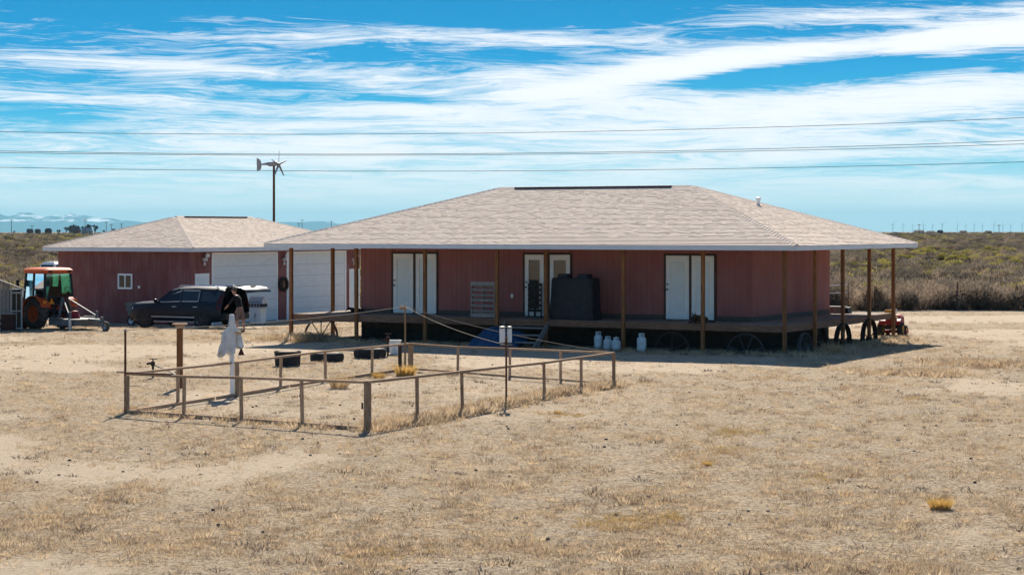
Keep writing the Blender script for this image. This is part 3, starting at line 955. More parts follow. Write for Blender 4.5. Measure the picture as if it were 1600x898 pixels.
# ground boards
for (p, q), hb, th in (((c_fl, c_f), 0.10, 0.05), ((c_fl, c_b), 0.09, 0.05), ((c_b, c_r), 0.07, 0.05)):
    L = (q - p).length
    n_ = max(2, round(L / 3.2))
    for i in range(n_):
        a = p.lerp(q, (i + 0.02) / n_)
        b2 = p.lerp(q, (i + 0.985) / n_)
        a.z, b2.z = gz(a.x, a.y) + hb / 2 - 0.02, gz(b2.x, b2.y) + hb / 2 - 0.02
        d = Vector(((q - p).y, -(q - p).x, 0)).normalized() * (0.06 if hb > 0.08 else -0.06)
        MB().bar(a - FO + d, b2 - FO + d, th, hb).build('ground_board', 'rail_wood', fence)
# dark section of the top rail next to the left corner
a, b2 = c_fl - FO, on((c_fl, c_f), 268) - FO
MB().bar(a + Vector((-0.22, 0.12, 0.845)), b2 + Vector((0, 0, 0.87)), 0.09, 0.022).build('dark_cap_board', 'red_brown_wood', fence)


def pole(name, label, cat, base, h, r, m, cap=None):
    t_ = thing(name, label, cat, base)
    MB().cyl((0, 0, -0.2), (0, 0, h), r, r * 0.92, 8).build('shaft', m, t_, smooth=True)
    return t_


pl = c_fl + Vector((-0.06, 0.09, 0))
ptop_l = at(199, 514, pl.y).z
pA = pole('corner_pole', 'thin rusty pole rising above the left corner of the pen', 'pole', pl, ptop_l - pl.z, 0.026, 'rust')
MB().torus(0.035, 0.012, 10, 6, Matrix.Translation((0, 0, ptop_l - pl.z - 0.02))).build('wire_loop', 'galv', pA)
pb = gp(633, 580)
ptop_b = at(634, 477, pb.y).z
pB = pole('corner_pole', 'thin yellow green pole with a wood block at the back of the pen', 'pole', pb, ptop_b - pb.z, 0.026, 'tumble')
MB().box(-0.15, 0.03, -0.05, 0.05, ptop_b - pb.z - 0.11, ptop_b - pb.z - 0.01).build('wood_block', 'rail_wood', pB)
MB().tube([(0, 0, ptop_b - pb.z - 0.02), (0.02, 0, ptop_b - pb.z + 0.06), (0.05, 0, ptop_b - pb.z + 0.1)], 0.008, 5).build('wire_hook', 'galv', pB)
# pole with two white tubes on the long side of the pen
pc = on((c_f, c_r), 791) + Vector((0.0, -0.075, 0))
tcz = at(791, 535, pc.y).z - pc.z
pC = thing('gauge_pole', 'dark iron pole carrying two upright white tubes beside the pen', 'gauge', pc)
MB().cyl((0, 0, -0.3), (0, 0, tcz + 0.12), 0.022, n=8).build('shaft', 'rust', pC, smooth=True)
MB().bar((-0.14, 0, tcz - 0.06), (0.14, 0, tcz - 0.06), 0.03, 0.03).bar((-0.1, 0, tcz + 0.02), (0.1, 0, tcz + 0.02), 0.025, 0.02).build('clamp', 'black_iron', pC)
for s_, r_ in ((-0.085, 0.062), (0.072, 0.05)):
    tb_ = MB().lathe([(r_ * 0.7, tcz + 0.0), (r_, tcz + 0.01), (r_, tcz + 0.33)], 14, Matrix.Translation((s_, 0, 0))).build('tube', 'fascia' if s_ < 0 else 'tank_white', pC, smooth=True)
    MB().lathe([(r_ * 1.08, tcz + 0.305), (r_ * 1.08, tcz + 0.345), (r_ * 0.4, tcz + 0.355)], 14, Matrix.Translation((s_, 0, 0))).build('cap', 'grey_iron', tb_, smooth=True)
MB().cyl((-0.085, 0, tcz + 0.0), (0.072, 0, tcz + 0.0), 0.02, n=6).build('bracket', 'black_iron', pC)


def rope(label, p, q, sag, r=0.0065):
    pts = []
    for i in range(25):
        s_ = i / 24
        v = p.lerp(q, s_)
        v.z -= sag * 4 * s_ * (1 - s_)
        pts.append(v - p)
    mb = MB().tube(pts, r, 5)
    return mb.build('rope', 'rope', None, smooth='all', label=label, cat='rope', group='ropes strung over the pen', loc=p)


tl, tb = Vector((pl.x, pl.y, ptop_l - 0.02)), Vector((pb.x, pb.y, ptop_b - 0.03))
rope('long pale rope from the left corner pole to the block-topped pole', tl, tb, 0.10)
rope('pale rope falling from the block-topped pole to the far right corner of the pen', tb, c_r + Vector((0, 0, 0.80)), 0.12)
rope('pale rope falling from the block-topped pole to the clamp under the white tubes', tb, pc + Vector((0, 0, tcz - 0.05)), 0.10)

# bird table post
pf = gp(281, 606)
rope('short slack rope from the left corner pole to the bird table post', tl, pf + Vector((-0.05, -0.05, 1.12)), 0.10, 0.005)
hf = at(281, 506, pf.y).z - pf.z
t_ = thing('bird_table', 'tall square timber post topped with a pale flat board, inside the pen line', 'bird table', pf)
MB().bar((0, 0, -0.2), (0, 0, hf - 0.085), 0.135, 0.13).build('post', 'post_wood', t_)
MB().box(-0.10, 0.10, -0.10, 0.10, hf - 0.085, hf - 0.02).build('cleat', 'rail_wood', t_)
MB().box(-0.165, 0.165, -0.15, 0.15, hf - 0.018, hf + 0.012).build('tray_board', 'rail_wood', t_)

# scarecrow: white sheet over a white post
ps = on((c_b, c_fl), 362) + Vector((0.0, 0.0, 0))
hs_ = at(359, 491, ps.y).z - ps.z
t_ = thing('scarecrow', 'white sheet scarecrow on a white square post in the pen line', 'scarecrow', ps)
MB().bar((0.02, 0, -0.2), (-0.0, 0, hs_ - 0.12), 0.095, 0.095).build('post', 'white_paint', t_)
MB().bar((0.12, 0.035, -0.2), (0.12, 0.035, 0.80), 0.09, 0.08).build('side_post', 'old_wood', t_)
MB().bar((-0.25, 0.0, hs_ - 0.42), (0.24, 0.0, hs_ - 0.42), 0.035, 0.035).build('arm_bar', 'old_wood', t_)
cloth = MB()
NK = 40
prof = [(0.0, 0.055, 0.05), (-0.03, 0.075, 0.07), (-0.16, 0.09, 0.085), (-0.27, 0.115, 0.095), (-0.34, 0.18, 0.10), (-0.40, 0.245, 0.105), (-0.50, 0.26, 0.12), (-0.62, 0.25, 0.13), (-0.74, 0.285, 0.15), (-0.86, 0.31, 0.16)]
rings = []
for i, (dz, rx, ry) in enumerate(prof):
    ring = []
    for k in range(NK):
        a = 2 * math.pi * k / NK
        fold = 1 + 0.26 * max(0, (i - 3) / 6) * math.sin(a * 7 + i * 0.25) + 0.07 * math.sin(a * 3 + 1)
        skew = -0.06 * max(0, (i - 4) / 5)
        hem = (0.05 * math.sin(a * 2 + 0.9) + 0.05 * math.sin(a * 7) + 0.10 * math.cos(a)) if i == len(prof) - 1 else 0
        ring.append((rx * 0.78 * fold * math.cos(a) + skew, ry * fold * math.sin(a), hs_ + dz + hem))
    rings.append(ring)
cloth.loft(rings, True, False)
sh = cloth.build('sheet', 'sheet_cloth', t_, smooth='all')
for s_, hang in ((-1, 0.50), (1, 0.34)):
    sl_ = MB()
    rg_ = []
    for i in range(7):
        f_ = i / 6
        cx_ = s_ * (0.155 + 0.05 * f_)
        rg_.append([(cx_ + (0.055 + 0.02 * f_ + 0.018 * f_ * math.sin(3 * a)) * math.cos(a), -0.03 + (0.05 + 0.03 * f_) * math.sin(a), hs_ - 0.40 - hang * f_ + (0.04 * math.sin(2 * a) if i == 6 else 0)) for a in [2 * math.pi * kk / 14 for kk in range(14)]])
    sl_.loft(rg_, True, False).build('sleeve', 'sheet_cloth', t_, smooth='all')
MB().blob((0.16, -0.11, hs_ - 0.42), (0.07, 0.04, 0.05)).build('shoulder_knot', 'straw_pale', t_, smooth='all')
MB().torus(0.05, 0.008, 14, 5, Matrix.Translation((0.19, -0.14, hs_ - 0.50)) @ Matrix.Rotation(R(90), 4, 'X')).build('hanging_ring', 'galv', t_)
MB().tube([(0.22, -0.04, hs_ - 0.42), (0.225, -0.04, hs_ - 0.76)], 0.006, 5).build('cord', 'rope', t_)
MB().prism([(0.225 - 0.075, -0.06, hs_ - 0.93), (0.225 + 0.075, -0.06, hs_ - 0.93), (0.225, -0.06, hs_ - 0.74)], (0, 0.035, 0)).build('red_tag', 'red_brown_wood', t_)

# yard hydrants


def hydrant(label, base, h, head):
    t2 = thing('yard_hydrant', label, 'hydrant', base, 0, 'yard hydrants')
    MB().cyl((0, 0, -0.2), (0, 0, h * 0.8), 0.03, n=8).build('pipe', 'black_iron', t2, smooth=True)
    MB().cyl((0, 0, h * 0.62), (0, 0, h * 0.86), 0.055, 0.05, 8).cyl((0, 0, h * 0.78), (-0.16, -0.02, h * 0.72), 0.03, n=7).build('spout', head, t2, smooth=True)
    MB().cyl((0, 0, h * 0.84), (0, 0, h), 0.016, n=6).bar((-0.09, 0, h - 0.01), (0.11, 0, h - 0.01), 0.028, 0.02).bar((0.0, -0.07, h - 0.035), (0.0, 0.07, h - 0.035), 0.022, 0.02).build('handle', head, t2)
    return t2


hb = gp(239, 590)
hyd = hydrant('dark yard hydrant behind the pen rail near the left corner pole', hb, at(239, 560, hb.y).z - hb.z, 'black_iron')
q = gp(320, 588)
hpts = []
for i in range(22):
    s_ = i / 21
    v = Vector((0.05, -0.02, 0.32)).lerp(q - hb, s_) + Vector((0, 0, -0.55 * s_ * (1 - s_))) + Vector((0, 0.25 * math.sin(s_ * 7), 0))
    gzz = gz(hb.x + v.x, hb.y + v.y) - hb.z + 0.015
    v.z = max(v.z, gzz)
    hpts.append(v)
MB().tube(hpts, 0.013, 6).build('garden_hose', 'grey_iron', None, smooth='all', label='grey garden hose trailing from the dark hydrant', cat='hose', loc=hb)
hb2 = gp(606, 556)
hydrant('red handled yard hydrant beside the white bucket', hb2, at(606, 521, hb2.y).z - hb2.z, 'red_brown_wood')
bk = gp(617, 553)
t2 = thing('bucket', 'white plastic bucket standing in front of the deck by the hydrant', 'bucket', bk)
MB().lathe([(0.13, 0.0), (0.165, 0.34), (0.18, 0.345), (0.18, 0.38), (0.155, 0.38), (0.12, 0.03)], 18, Matrix.Scale(1.12, 4)).build('pail', 'plastic_white', t2, smooth=True)
MB().torus(0.19, 0.005, 16, 5, Matrix.Translation((0, 0, 0.36)) @ Matrix.Rotation(R(12), 4, 'X'), 0, math.pi).build('bail_handle', 'galv', t2)
dp = gp(625, 573)
t2 = thing('stub_post', 'short dark square post beside the back corner of the pen', 'post', dp)
MB().bar((0, 0, -0.2), (0, 0, at(625, 538, dp.y).z - dp.z), 0.10, 0.09).build('post', 'dark_wood', t2)
MB().bar((0, 0, at(625, 538, dp.y).z - dp.z - 0.001), (0, 0, at(625, 538, dp.y).z - dp.z + 0.02), 0.12, 0.11).build('cap', 'dark_wood', t2)

# tyre planters and the black tub


def tyre_planter(px, py, dia, h, label, name='tyre_planter', cat='planter', rubber='black_rubber', grp='planters beside the pen'):
    p = gp(px, py)
    p.y += dia / 2
    p.x = (px - 800) / F * p.y
    p.z = gz(p.x, p.y)
    t3 = thing(name, label, cat, p, random.uniform(0, 3), grp)
    r_ = dia / 2
    if name == 'tyre_planter':
        MB().lathe([(r_ * 0.93, -0.03), (r_, 0.05), (r_, h - 0.05), (r_ * 0.93, h), (r_ * 0.72, h), (r_ * 0.66, h - 0.03), (r_ * 0.68, h - 0.08), (r_ * 0.68, -0.03)], 28, None, False).build('tyre', rubber, t3, smooth=True)
        lug = MB()
        for i in range(22):
            a = 2 * math.pi * i / 22
            lug.bar((r_ * math.cos(a), r_ * math.sin(a), 0.06), (r_ * math.cos(a + 0.12), r_ * math.sin(a + 0.12), h - 0.05), 0.04, 0.02, up=(math.cos(a), math.sin(a), 0))
        lug.build('tread', rubber, t3, kind='stuff')
        MB().lathe([(r_ * 0.76, h - 0.03), (r_ * 0.6, h + 0.025), (0.02, h + 0.05)], 20).build('soil_fill', 'soil', t3, smooth=True)
    else:
        MB().lathe([(r_ * 0.92, -0.03), (r_ * 0.95, 0.06), (r_, h - 0.04), (r_ * 1.04, h - 0.03), (r_ * 1.04, h), (r_ * 0.95, h), (r_ * 0.92, h - 0.12)], 28, None, False).build('tub_wall', rubber, t3, smooth=True)
        MB().lathe([(r_ * 0.95, h - 0.03), (r_ * 0.6, h + 0.005), (0.02, h + 0.02)], 20).build('soil_fill', 'soil', t3, smooth=True)


tyre_planter(449.5, 573, 0.74, 0.42, 'tall black tub filled with pale soil, leftmost of the three planters', 'planter_tub')
tyre_planter(511, 566, 0.96, 0.25, 'low black tyre planter in the middle of the three planters')
tyre_planter(578, 560.5, 0.95, 0.27, 'low black tyre planter nearest the white bucket')
bd = gp(481, 568)
MB().box(-0.25, 0.22, -0.07, 0.07, -0.02, 0.03).build('loose_board', 'rail_wood', None, label='short pale board lying beside the black tub', cat='board', loc=bd, rz=0.2)

# ------------------------------------------------------------------ things on and under the deck


def deck_pt(px, y, z=DK):
    return hw(hx(px, y), y, z)


# pallet standing on the deck against the wall
x0, x1 = hx(735.5, 0.85), hx(773.5, 0.85)
pp = hw(x0, 0.85, DK)
pal = thing('wood_pallet', 'weathered slatted wood pallet standing on end on the deck', 'pallet', pp, -TH)
wdt, hgt_ = x1 - x0, 1.17
for k in range(3):
    xx = 0.03 + k * (wdt - 0.06) / 2
    MB().box(xx - 0.018, xx + 0.018, 0.0, 0.09, 0.0, hgt_).build('stringer', 'grey_wood', pal)
for k in range(7):
    zz = 0.02 + k * (hgt_ - 0.13) / 6
    big = 0.13 if k in (0, 6) else 0.075
    MB().box(0, wdt, -0.02, -0.001, zz, zz + big).build('slat', 'grey_wood', pal)
for k in range(3):
    zz = 0.1 + k * 0.45
    MB().box(0, wdt, 0.091, 0.108, zz, zz + 0.09).build('slat', 'grey_wood', pal)
# black fabric cover over a grill
x0, x1 = hx(858.5, 0.8), hx(929, 1.0)
cv = hw((x0 + x1) / 2, 1.15, DK)
t_ = thing('covered_grill', 'bulky black fabric covered grill on the deck before the middle doors', 'grill', cv, -TH)
hw2 = (x1 - x0) / 2
cb = MB()
rings = []
for i, (z, s_) in enumerate(((0.0, 1.0), (0.04, 1.02), (0.35, 1.0), (0.8, 0.985), (1.18, 0.97), (1.30, 0.965), (1.35, 0.90))):
    ring = []
    for k in range(48):
        a = 2 * math.pi * k / 48
        ca, sa = math.cos(a), math.sin(a)
        e_ = 0.18
        ux, uy = math.copysign(abs(ca) ** e_, ca), math.copysign(abs(sa) ** e_, sa)
        w_ = 1 + 0.03 * math.sin(a * 9 + z * 3) * (1.2 - 0.6 * z) + 0.02 * math.sin(a * 17 - z * 5) * (1.3 - 0.7 * z)
        ring.append((ux * hw2 * s_ * w_, uy * 0.33 * s_ * w_, z + (0.02 * math.sin(a * 5) if 2 < i < 5 else 0)))
    rings.append(ring)
cb.loft(rings)
cb.build('cover', 'cover_fabric', t_, smooth=True)
for xx, ww in ((-hw2 + 0.39, 0.17), (hw2 - 0.42, 0.18)):
    rr = []
    for z, s_ in ((1.33, 1.0), (1.42, 0.98), (1.475, 0.9)):
        rr.append([(xx + ww * s_ * u, v * 0.2 * s_, z) for u, v in ((-1, -1), (0, -1.06), (1, -1), (1.04, 0), (1, 1), (0, 1.05), (-1, 1), (-1.03, 0))])
    MB().loft(rr).build('cover_hump', 'cover_fabric', t_, smooth=True)
# black slats on uprights in front of the middle door glass
x0, x1 = hx(828, WY), hx(849, WY)
gt = hw(x0, WY - 0.14, DK)
t_ = thing('slatted_panel', 'black slatted panel leaning low against the middle glass door', 'gate', gt, -TH)
gww = x1 - x0
for k in range(6):
    MB().box(0.0, gww, -0.01, 0.008, 0.18 + k * 0.17, 0.18 + k * 0.17 + 0.085).build('slat', 'black_plastic', t_)
MB().box(gww * 0.42, gww * 0.55, 0.009, 0.03, 0.0, 1.15).build('upright', 'black_plastic', t_)
MB().box(0.0, 0.04, 0.009, 0.03, 0.0, 1.12).build('upright', 'black_plastic', t_)
MB().box(gww - 0.04, gww, 0.009, 0.03, 0.0, 1.12).build('upright', 'black_plastic', t_)


# deck steps with tarp
sx0, sx1 = hx(779, 0.2), hx(848, 0.2)
sp_ = hw(sx0, 0.62, 0)
stp = thing('deck_steps', 'weathered open wooden steps down from the deck to the yard', 'steps', sp_, -TH)
sw_ = sx1 - sx0
for k in range(3):
    MB().box(0.05, sw_ - 0.05, -0.36 - 0.27 * k, -0.08 - 0.27 * k, 0.66 - 0.22 * k - 0.04, 0.66 - 0.22 * k).build('tread', 'grey_wood', stp)
for xx in (0.0, sw_ - 0.045):
    MB().prism([(xx, -0.0, 0.86), (xx, -0.02, 0.60), (xx, -0.86, -0.05), (xx, -1.06, -0.05), (xx, -1.06, 0.06)], (0.045, 0, 0)).build('stringer', 'grey_wood', stp)
# blue tarp draped over the left of the steps
tp = hw(sx0 - 0.42, -0.2, 0)
ctl = MB()
NX, NY = 16, 12
g_ = []
for j in range(NY + 1):
    for i in range(NX + 1):
        u, v = i / NX, j / NY
        x = -0.1 + 1.55 * u
        y = 0.55 - 1.35 * v
        z = 0.62 * (1 - v) ** 0.8 * (0.35 + 0.65 * math.sin(math.pi * min(1, 0.25 + u * 0.75))) + 0.05 * math.sin(u * 9 + v * 4) + 0.035 * math.sin(v * 11 - u * 5) + 0.05
        z *= 1 - 0.5 * sstep(0.6, 1.0, u) * v
        g_.append((x, y, max(z, 0.03)))
fs = [(j * (NX + 1) + i, j * (NX + 1) + i + 1, (j + 1) * (NX + 1) + i + 1, (j + 1) * (NX + 1) + i) for j in range(NY) for i in range(NX)]
ctl.add(g_, [f[::-1] for f in fs])
off = len(g_)
ctl.add([(a, b3, c - 0.025) for a, b3, c in g_], fs)
ctl.build('tarp', 'blue_tarp', None, smooth='all', label='crumpled blue tarp spread over the ground beside the deck steps', cat='tarp', loc=tp, rz=-TH)


# propane cylinders


def propane(px, py, r_, h, label):
    p = gp(px, py)
    t3 = thing('propane_cylinder', label, 'propane tank', p, random.uniform(-0.5, 0.5), 'propane cylinders under the deck edge')
    b0 = h * 0.80
    MB().lathe([(r_ * 0.7, 0.03), (r_ * 0.93, 0.06), (r_, 0.12), (r_, b0 - 0.1), (r_ * 0.9, b0 - 0.045), (r_ * 0.55, b0 - 0.005), (0.03, b0)], 18).build('tank', 'tank_white', t3, smooth=True)
    MB().lathe([(r_ * 0.72, 0.0), (r_ * 0.72, 0.05), (r_ * 0.67, 0.05), (r_ * 0.67, 0.0)], 16, None, False).build('foot_ring', 'tank_white', t3, smooth=True)
    cl = MB()
    for a0, a1 in ((-0.75, 0.75), (2.4, 3.9)):
        ring = []
        for i in range(9):
            a = a0 + (a1 - a0) * i / 8
            rr = r_ * 0.58
            c_, s__ = math.cos(a), math.sin(a)
            ring.append([(rr * c_, rr * s__, b0 - 0.03), (rr * 1.05 * c_, rr * 1.05 * s__, b0 - 0.03), (rr * 1.05 * c_, rr * 1.05 * s__, h - 0.04), (rr * c_, rr * s__, h - 0.04)])
        cl.loft(ring)
    cl.torus(r_ * 0.6, 0.012, 20, 6, Matrix.Translation((0, 0, h - 0.035)))
    cl.build('collar', 'tank_white', t3, smooth=True)
    MB().cyl((0, 0, b0 - 0.01), (0, 0, b0 + 0.07), 0.022, n=8).cyl((0, 0, b0 + 0.06), (0, 0, b0 + 0.09), 0.035, n=8).build('valve', 'galv', t3)


propane(935, 546, 0.135, 0.60, 'tall pale propane cylinder, leftmost of the cluster of three')
propane(950, 547, 0.145, 0.46, 'short pale propane cylinder in the middle of the cluster of three')
propane(963, 548, 0.145, 0.45, 'short pale propane cylinder beside the porch post, rightmost of three')
propane(1002.5, 550, 0.145, 0.61, 'pale propane cylinder standing alone right of the cluster')


# half-buried wagon wheels


def wagon_wheel(x, y, rad, ang, mname, label, rim_w=0.05, spokes=12, sink=0.0, tilt=0.0):
    w = hw(x, y)
    g0 = gz(w.x, w.y)
    t3 = thing('wagon_wheel', label, 'wheel', (w.x, w.y, g0), -TH + ang, 'old iron wheels around the deck')
    mm = Matrix.Translation((0, 0, sink)) @ Matrix.Rotation(tilt, 4, 'X') @ Matrix.Rotation(R(90), 4, 'X')
    rg = MB()
    rings = []
    n = 40
    for i in range(n + 1):
        a = 2 * math.pi * i / n
        rings.append([mm @ Vector(((rad + dr) * math.cos(a), (rad + dr) * math.sin(a), dz)) for dr, dz in ((-0.03, -rim_w), (0.0, -rim_w), (0.0, rim_w), (-0.03, rim_w))])
    rg.loft(rings, False, False)
    rg.build('rim', mname, t3, smooth=True)
    MB().lathe([(0.05, -0.11), (0.085, -0.08), (0.085, 0.08), (0.05, 0.11)], 12, mm).build('hub', mname, t3, smooth=True)
    for i in range(spokes):
        a = 2 * math.pi * (i + 0.5) / spokes
        if sink + (rad) * math.sin(a) < -0.12 and sink < 0.1: continue
        MB().bar(mm @ Vector((0.06 * math.cos(a), 0.06 * math.sin(a), 0)), mm @ Vector(((rad - 0.02) * math.cos(a), (rad - 0.02) * math.sin(a), 0)), 0.03, 0.025).build('spoke', mname, t3)


wagon_wheel(PL, (0.6 + hy(520, PL)) / 2 + 0.55, 0.66, R(62), 'black_iron', 'black iron wheel half buried under the left end of the deck', 0.06, 10, 0.03)
wagon_wheel(hx(1050, 0.45), 0.45, 0.58, 0.0, 'dark_wood', 'faint grey wheel under the deck right of the lone propane cylinder', 0.03, 6, 0.05)
wagon_wheel(hx(1165, 0.42), 0.42, 0.62, 0.0, 'faded_wheel', 'grey blue wheel half buried under the deck beside the corner post', 0.03, 8, 0.02)
wagon_wheel(PR + 0.2, hy(1248, PR), 0.55, R(90), 'faded_wheel', 'grey wheel standing just behind the corner post under the deck', 0.05, 8, 0.1)
wagon_wheel(PR - 0.25, hy(1291, PR), 0.62, R(90), 'black_iron', 'dark wheel in deepest shade under the right deck beside the house wall', 0.07, 8, 0.12)
wagon_wheel(PR, hy(1317, PR), 0.68, R(90), 'black_iron', 'black iron wheel under the second right-side porch post', 0.08, 8, 0.1)
wagon_wheel(PR, hy(1358, PR), 0.70, R(90), 'black_iron', 'black iron wheel nearest the red garden tractor', 0.08, 8, 0.1)

# pale bench on the rear deck
bx_ = hw(hx(1296, PB - 1.1), PB - 1.0, DK)
bq = hw(hx(1327, PB - 1.1), PB - 1.0, DK)
t_ = thing('storage_bench', 'low pale storage bench with a dark end on the far right deck', 'bench', bx_ + (bq - bx_) * 0.1, -TH)
L_ = (bq - bx_).length
MB().box(-0.5, L_ * 0.68, -0.2, 0.2, 0.0, 0.20).build('chest', 'grey_wood', t_)
MB().box(-0.53, L_ * 0.69, -0.23, 0.23, 0.202, 0.235).build('lid', 'concrete', t_)
MB().box(L_ * 0.70, L_ * 0.88, -0.2, 0.2, 0.0, 0.205).build('end_box', 'black_plastic', t_)

# red garden tractor behind the right end of the deck
rp = gp(1392, 529.5)
rp = Vector(((1396 - 800) / F * 72.6, 72.6, 0))
rp.z = gz(rp.x, rp.y)
t_ = thing('garden_tractor', 'small red garden tractor parked behind the right end of the deck', 'tractor', rp, R(66))


def wheel(parent, name, c, r_, w_, tyre_m, rim_m, lugs=0, axis='y', rimr=0.55, dish=0.25):
    """tyre with rim as sub-part; axle along the local y axis"""
    mm = Matrix.Translation(c) @ Matrix.Rotation(R(90), 4, 'X')
    h = w_ / 2
    wl = MB()
    wl.lathe([(r_ * rimr, -h * 0.8), (r_ * 0.80, -h), (r_ * 0.95, -h * 0.86), (r_, -h * 0.5), (r_, h * 0.5), (r_ * 0.95, h * 0.86), (r_ * 0.80, h), (r_ * rimr, h * 0.8)], 30, mm, False)
    if lugs:
        for i in range(lugs):
            a = 2 * math.pi * i / lugs
            for s_ in (-1, 1):
                a2 = a + (math.pi / lugs if s_ > 0 else 0)
                wl.bar(mm @ Vector((r_ * math.cos(a2), r_ * math.sin(a2), 0.0)), mm @ Vector((r_ * 0.975 * math.cos(a2 + 0.22), r_ * 0.975 * math.sin(a2 + 0.22), s_ * h * 0.98)), 0.035, 0.06, up=mm.to_3x3() @ Vector((math.cos(a2), math.sin(a2), 0)))
    ty = wl.build(name, tyre_m, parent, smooth=True)
    rm = MB()
    rm.lathe([(0.02, -h * dish), (r_ * rimr * 0.45, -h * dish), (r_ * rimr * 0.62, -h * 0.5), (r_ * rimr * 0.9, -h * 0.62), (r_ * rimr * 1.02, -h * 0.84), (r_ * rimr * 1.03, h * 0.84), (r_ * rimr * 0.9, h * 0.62), (r_ * rimr * 0.62, h * 0.5), (r_ * rimr * 0.45, h * dish), (0.02, h * dish)], 24, mm)
    rm.lathe([(0.02, -h * 0.75), (r_ * 0.12, -h * 0.7), (r_ * 0.14, h * 0.7), (0.02, h * 0.75)], 12, mm)
    rm.build('rim', rim_m, ty, smooth=True)
    return ty


hood = [[(x, y * s_, z) for y, z in ((-0.24, 0.28), (0.24, 0.28), (0.27, 0.45), (0.25, 0.66), (0.16, 0.74), (-0.16, 0.74), (-0.25, 0.66), (-0.27, 0.45))] for x, s_ in ((0.05, 1.0), (0.45, 1.0), (0.62, 0.94), (0.68, 0.82))]
MB().loft(hood).build('hood', 'red_paint', t_, smooth=True)
MB().box(-0.62, 0.06, -0.2, 0.2, 0.26, 0.40).build('chassis', 'black_iron', t_)
MB().loft([[(x, y, z) for y, z in ((-0.38, 0.42), (0.38, 0.42), (0.38, z1), (-0.38, z1))] for x, z1 in ((-0.62, 0.56), (-0.45, 0.63), (-0.1, 0.60), (0.0, 0.46))]).build('rear_fender', 'red_paint', t_, smooth=True)
MB().box(-0.45, -0.1, -0.2, 0.2, 0.61, 0.69).loft([[(-0.48, -0.2, 0.66), (-0.40, -0.2, 0.66), (-0.40, 0.2, 0.66), (-0.48, 0.2, 0.66)], [(-0.56, -0.18, 0.95), (-0.50, -0.18, 0.95), (-0.50, 0.18, 0.95), (-0.56, 0.18, 0.95)]]).build('seat', 'yellow_paint', t_)
MB().cyl((0.08, 0, 0.72), (-0.02, 0, 0.86), 0.02, n=6).torus(0.15, 0.016, 18, 6, Matrix.Translation((-0.03, 0, 0.87)) @ Matrix.Rotation(R(-30), 4, 'Y')).build('steering_wheel', 'black_plastic', t_)
for s_ in (-1, 1):
    wheel(t_, 'rear_wheel', (-0.38, s_ * 0.36, 0.25), 0.25, 0.2, 'black_rubber', 'yellow_paint')
    wheel(t_, 'front_wheel', (0.48, s_ * 0.32, 0.18), 0.18, 0.13, 'black_rubber', 'yellow_paint')
    MB().lathe([(0.05, 0), (0.05, 0.012)], 10, Matrix.Translation((0.675, s_ * 0.13, 0.55)) @ Matrix.Rotation(R(90), 4, 'Y')).build('headlight', 'white_lens', t_)
MB().box(0.06, 0.44, -0.45, 0.45, 0.10, 0.20).build('mower_deck', 'red_paint', t_)

# ------------------------------------------------------------------ black SUV with raised tailgate
SL, SW, SH = 4.85, 0.97, 1.74
sdir2 = Vector((-ct, st, 0))                      # nose points up the drive, away to the left
rc = gp(350, 512.5)                               # rear left corner on the ground
sc0 = rc + sdir2 * (SL / 2) + Vector((st, ct, 0)) * SW
suv = thing('suv', 'black sport utility vehicle with its tailgate raised beside the garage', 'car', (sc0.x, sc0.y, gz(sc0.x, sc0.y)), math.atan2(sdir2.y, sdir2.x))
suv.scale = (0.97, 0.97, 0.94)


def ring(x, w, zs, zb, wr, zr, hood=False):
    half = [(w * 0.92, zs), (w, zs + 0.12), (w + 0.015, 0.70), (w, zb - 0.06), (w - 0.045, zb), (wr, zr - 0.07), (wr - 0.14, zr), (wr * 0.4, zr + 0.02)]
    return [Vector((x, y, z)) for y, z in half] + [Vector((x, -y, z)) for y, z in reversed(half)]


st_def = [(2.42, 0.74, 0.38, 0.80, 0.66, 0.86), (2.36, 0.86, 0.30, 0.92, 0.74, 0.98), (2.15, 0.94, 0.28, 1.00, 0.80, 1.06), (1.25, 0.97, 0.30, 1.06, 0.82, 1.13),
          (0.98, 0.97, 0.30, 1.08, 0.82, 1.16), (0.28, 0.97, 0.30, 1.09, 0.74, 1.66), (0.0, 0.97, 0.30, 1.09, 0.735, 1.72), (-0.9, 0.97, 0.30, 1.10, 0.735, 1.75), (-1.9, 0.96, 0.30, 1.10, 0.72, 1.73), (-2.2, 0.95, 0.34, 1.10, 0.70, 1.70), (-2.32, 0.94, 0.42, 1.10, 0.69, 1.66)]
rings = [ring(*d) for d in st_def]
body = MB()
body.loft(rings, True, False)
suvb = body.build('body', 'suv_paint', suv, smooth=True)


def side_pane(i0, t0, i1, t1, k0, k1, s_, m, name='window', inset=(0.10, 0.12), off=0.006, par=None):
    """pane on the body side between two stations, between ring points k0 (low) and k1 (high)"""
    def P(i, tt, k):
        a, b3 = rings[i][k], rings[i + 1][k]
        return a.lerp(b3, tt)
    A, B, C, D = P(i0, t0, k0), P(i1, t1, k0), P(i1, t1, k1), P(i0, t0, k1)
    A2, D2 = A.lerp(D, inset[0]), A.lerp(D, 1 - inset[1])
    B2, C2 = B.lerp(C, inset[0]), B.lerp(C, 1 - inset[1])
    n = (B2 - A2).cross(D2 - A2).normalized()
    if n.y * s_ < 0: n = -n
    q = [p + n * off for p in (A2, B2, C2, D2)]
    if s_ < 0: q = [Vector((p.x, -p.y, p.z)) for p in q]
    return q


def mirror_y(q): return [Vector((p.x, -p.y, p.z)) for p in q]


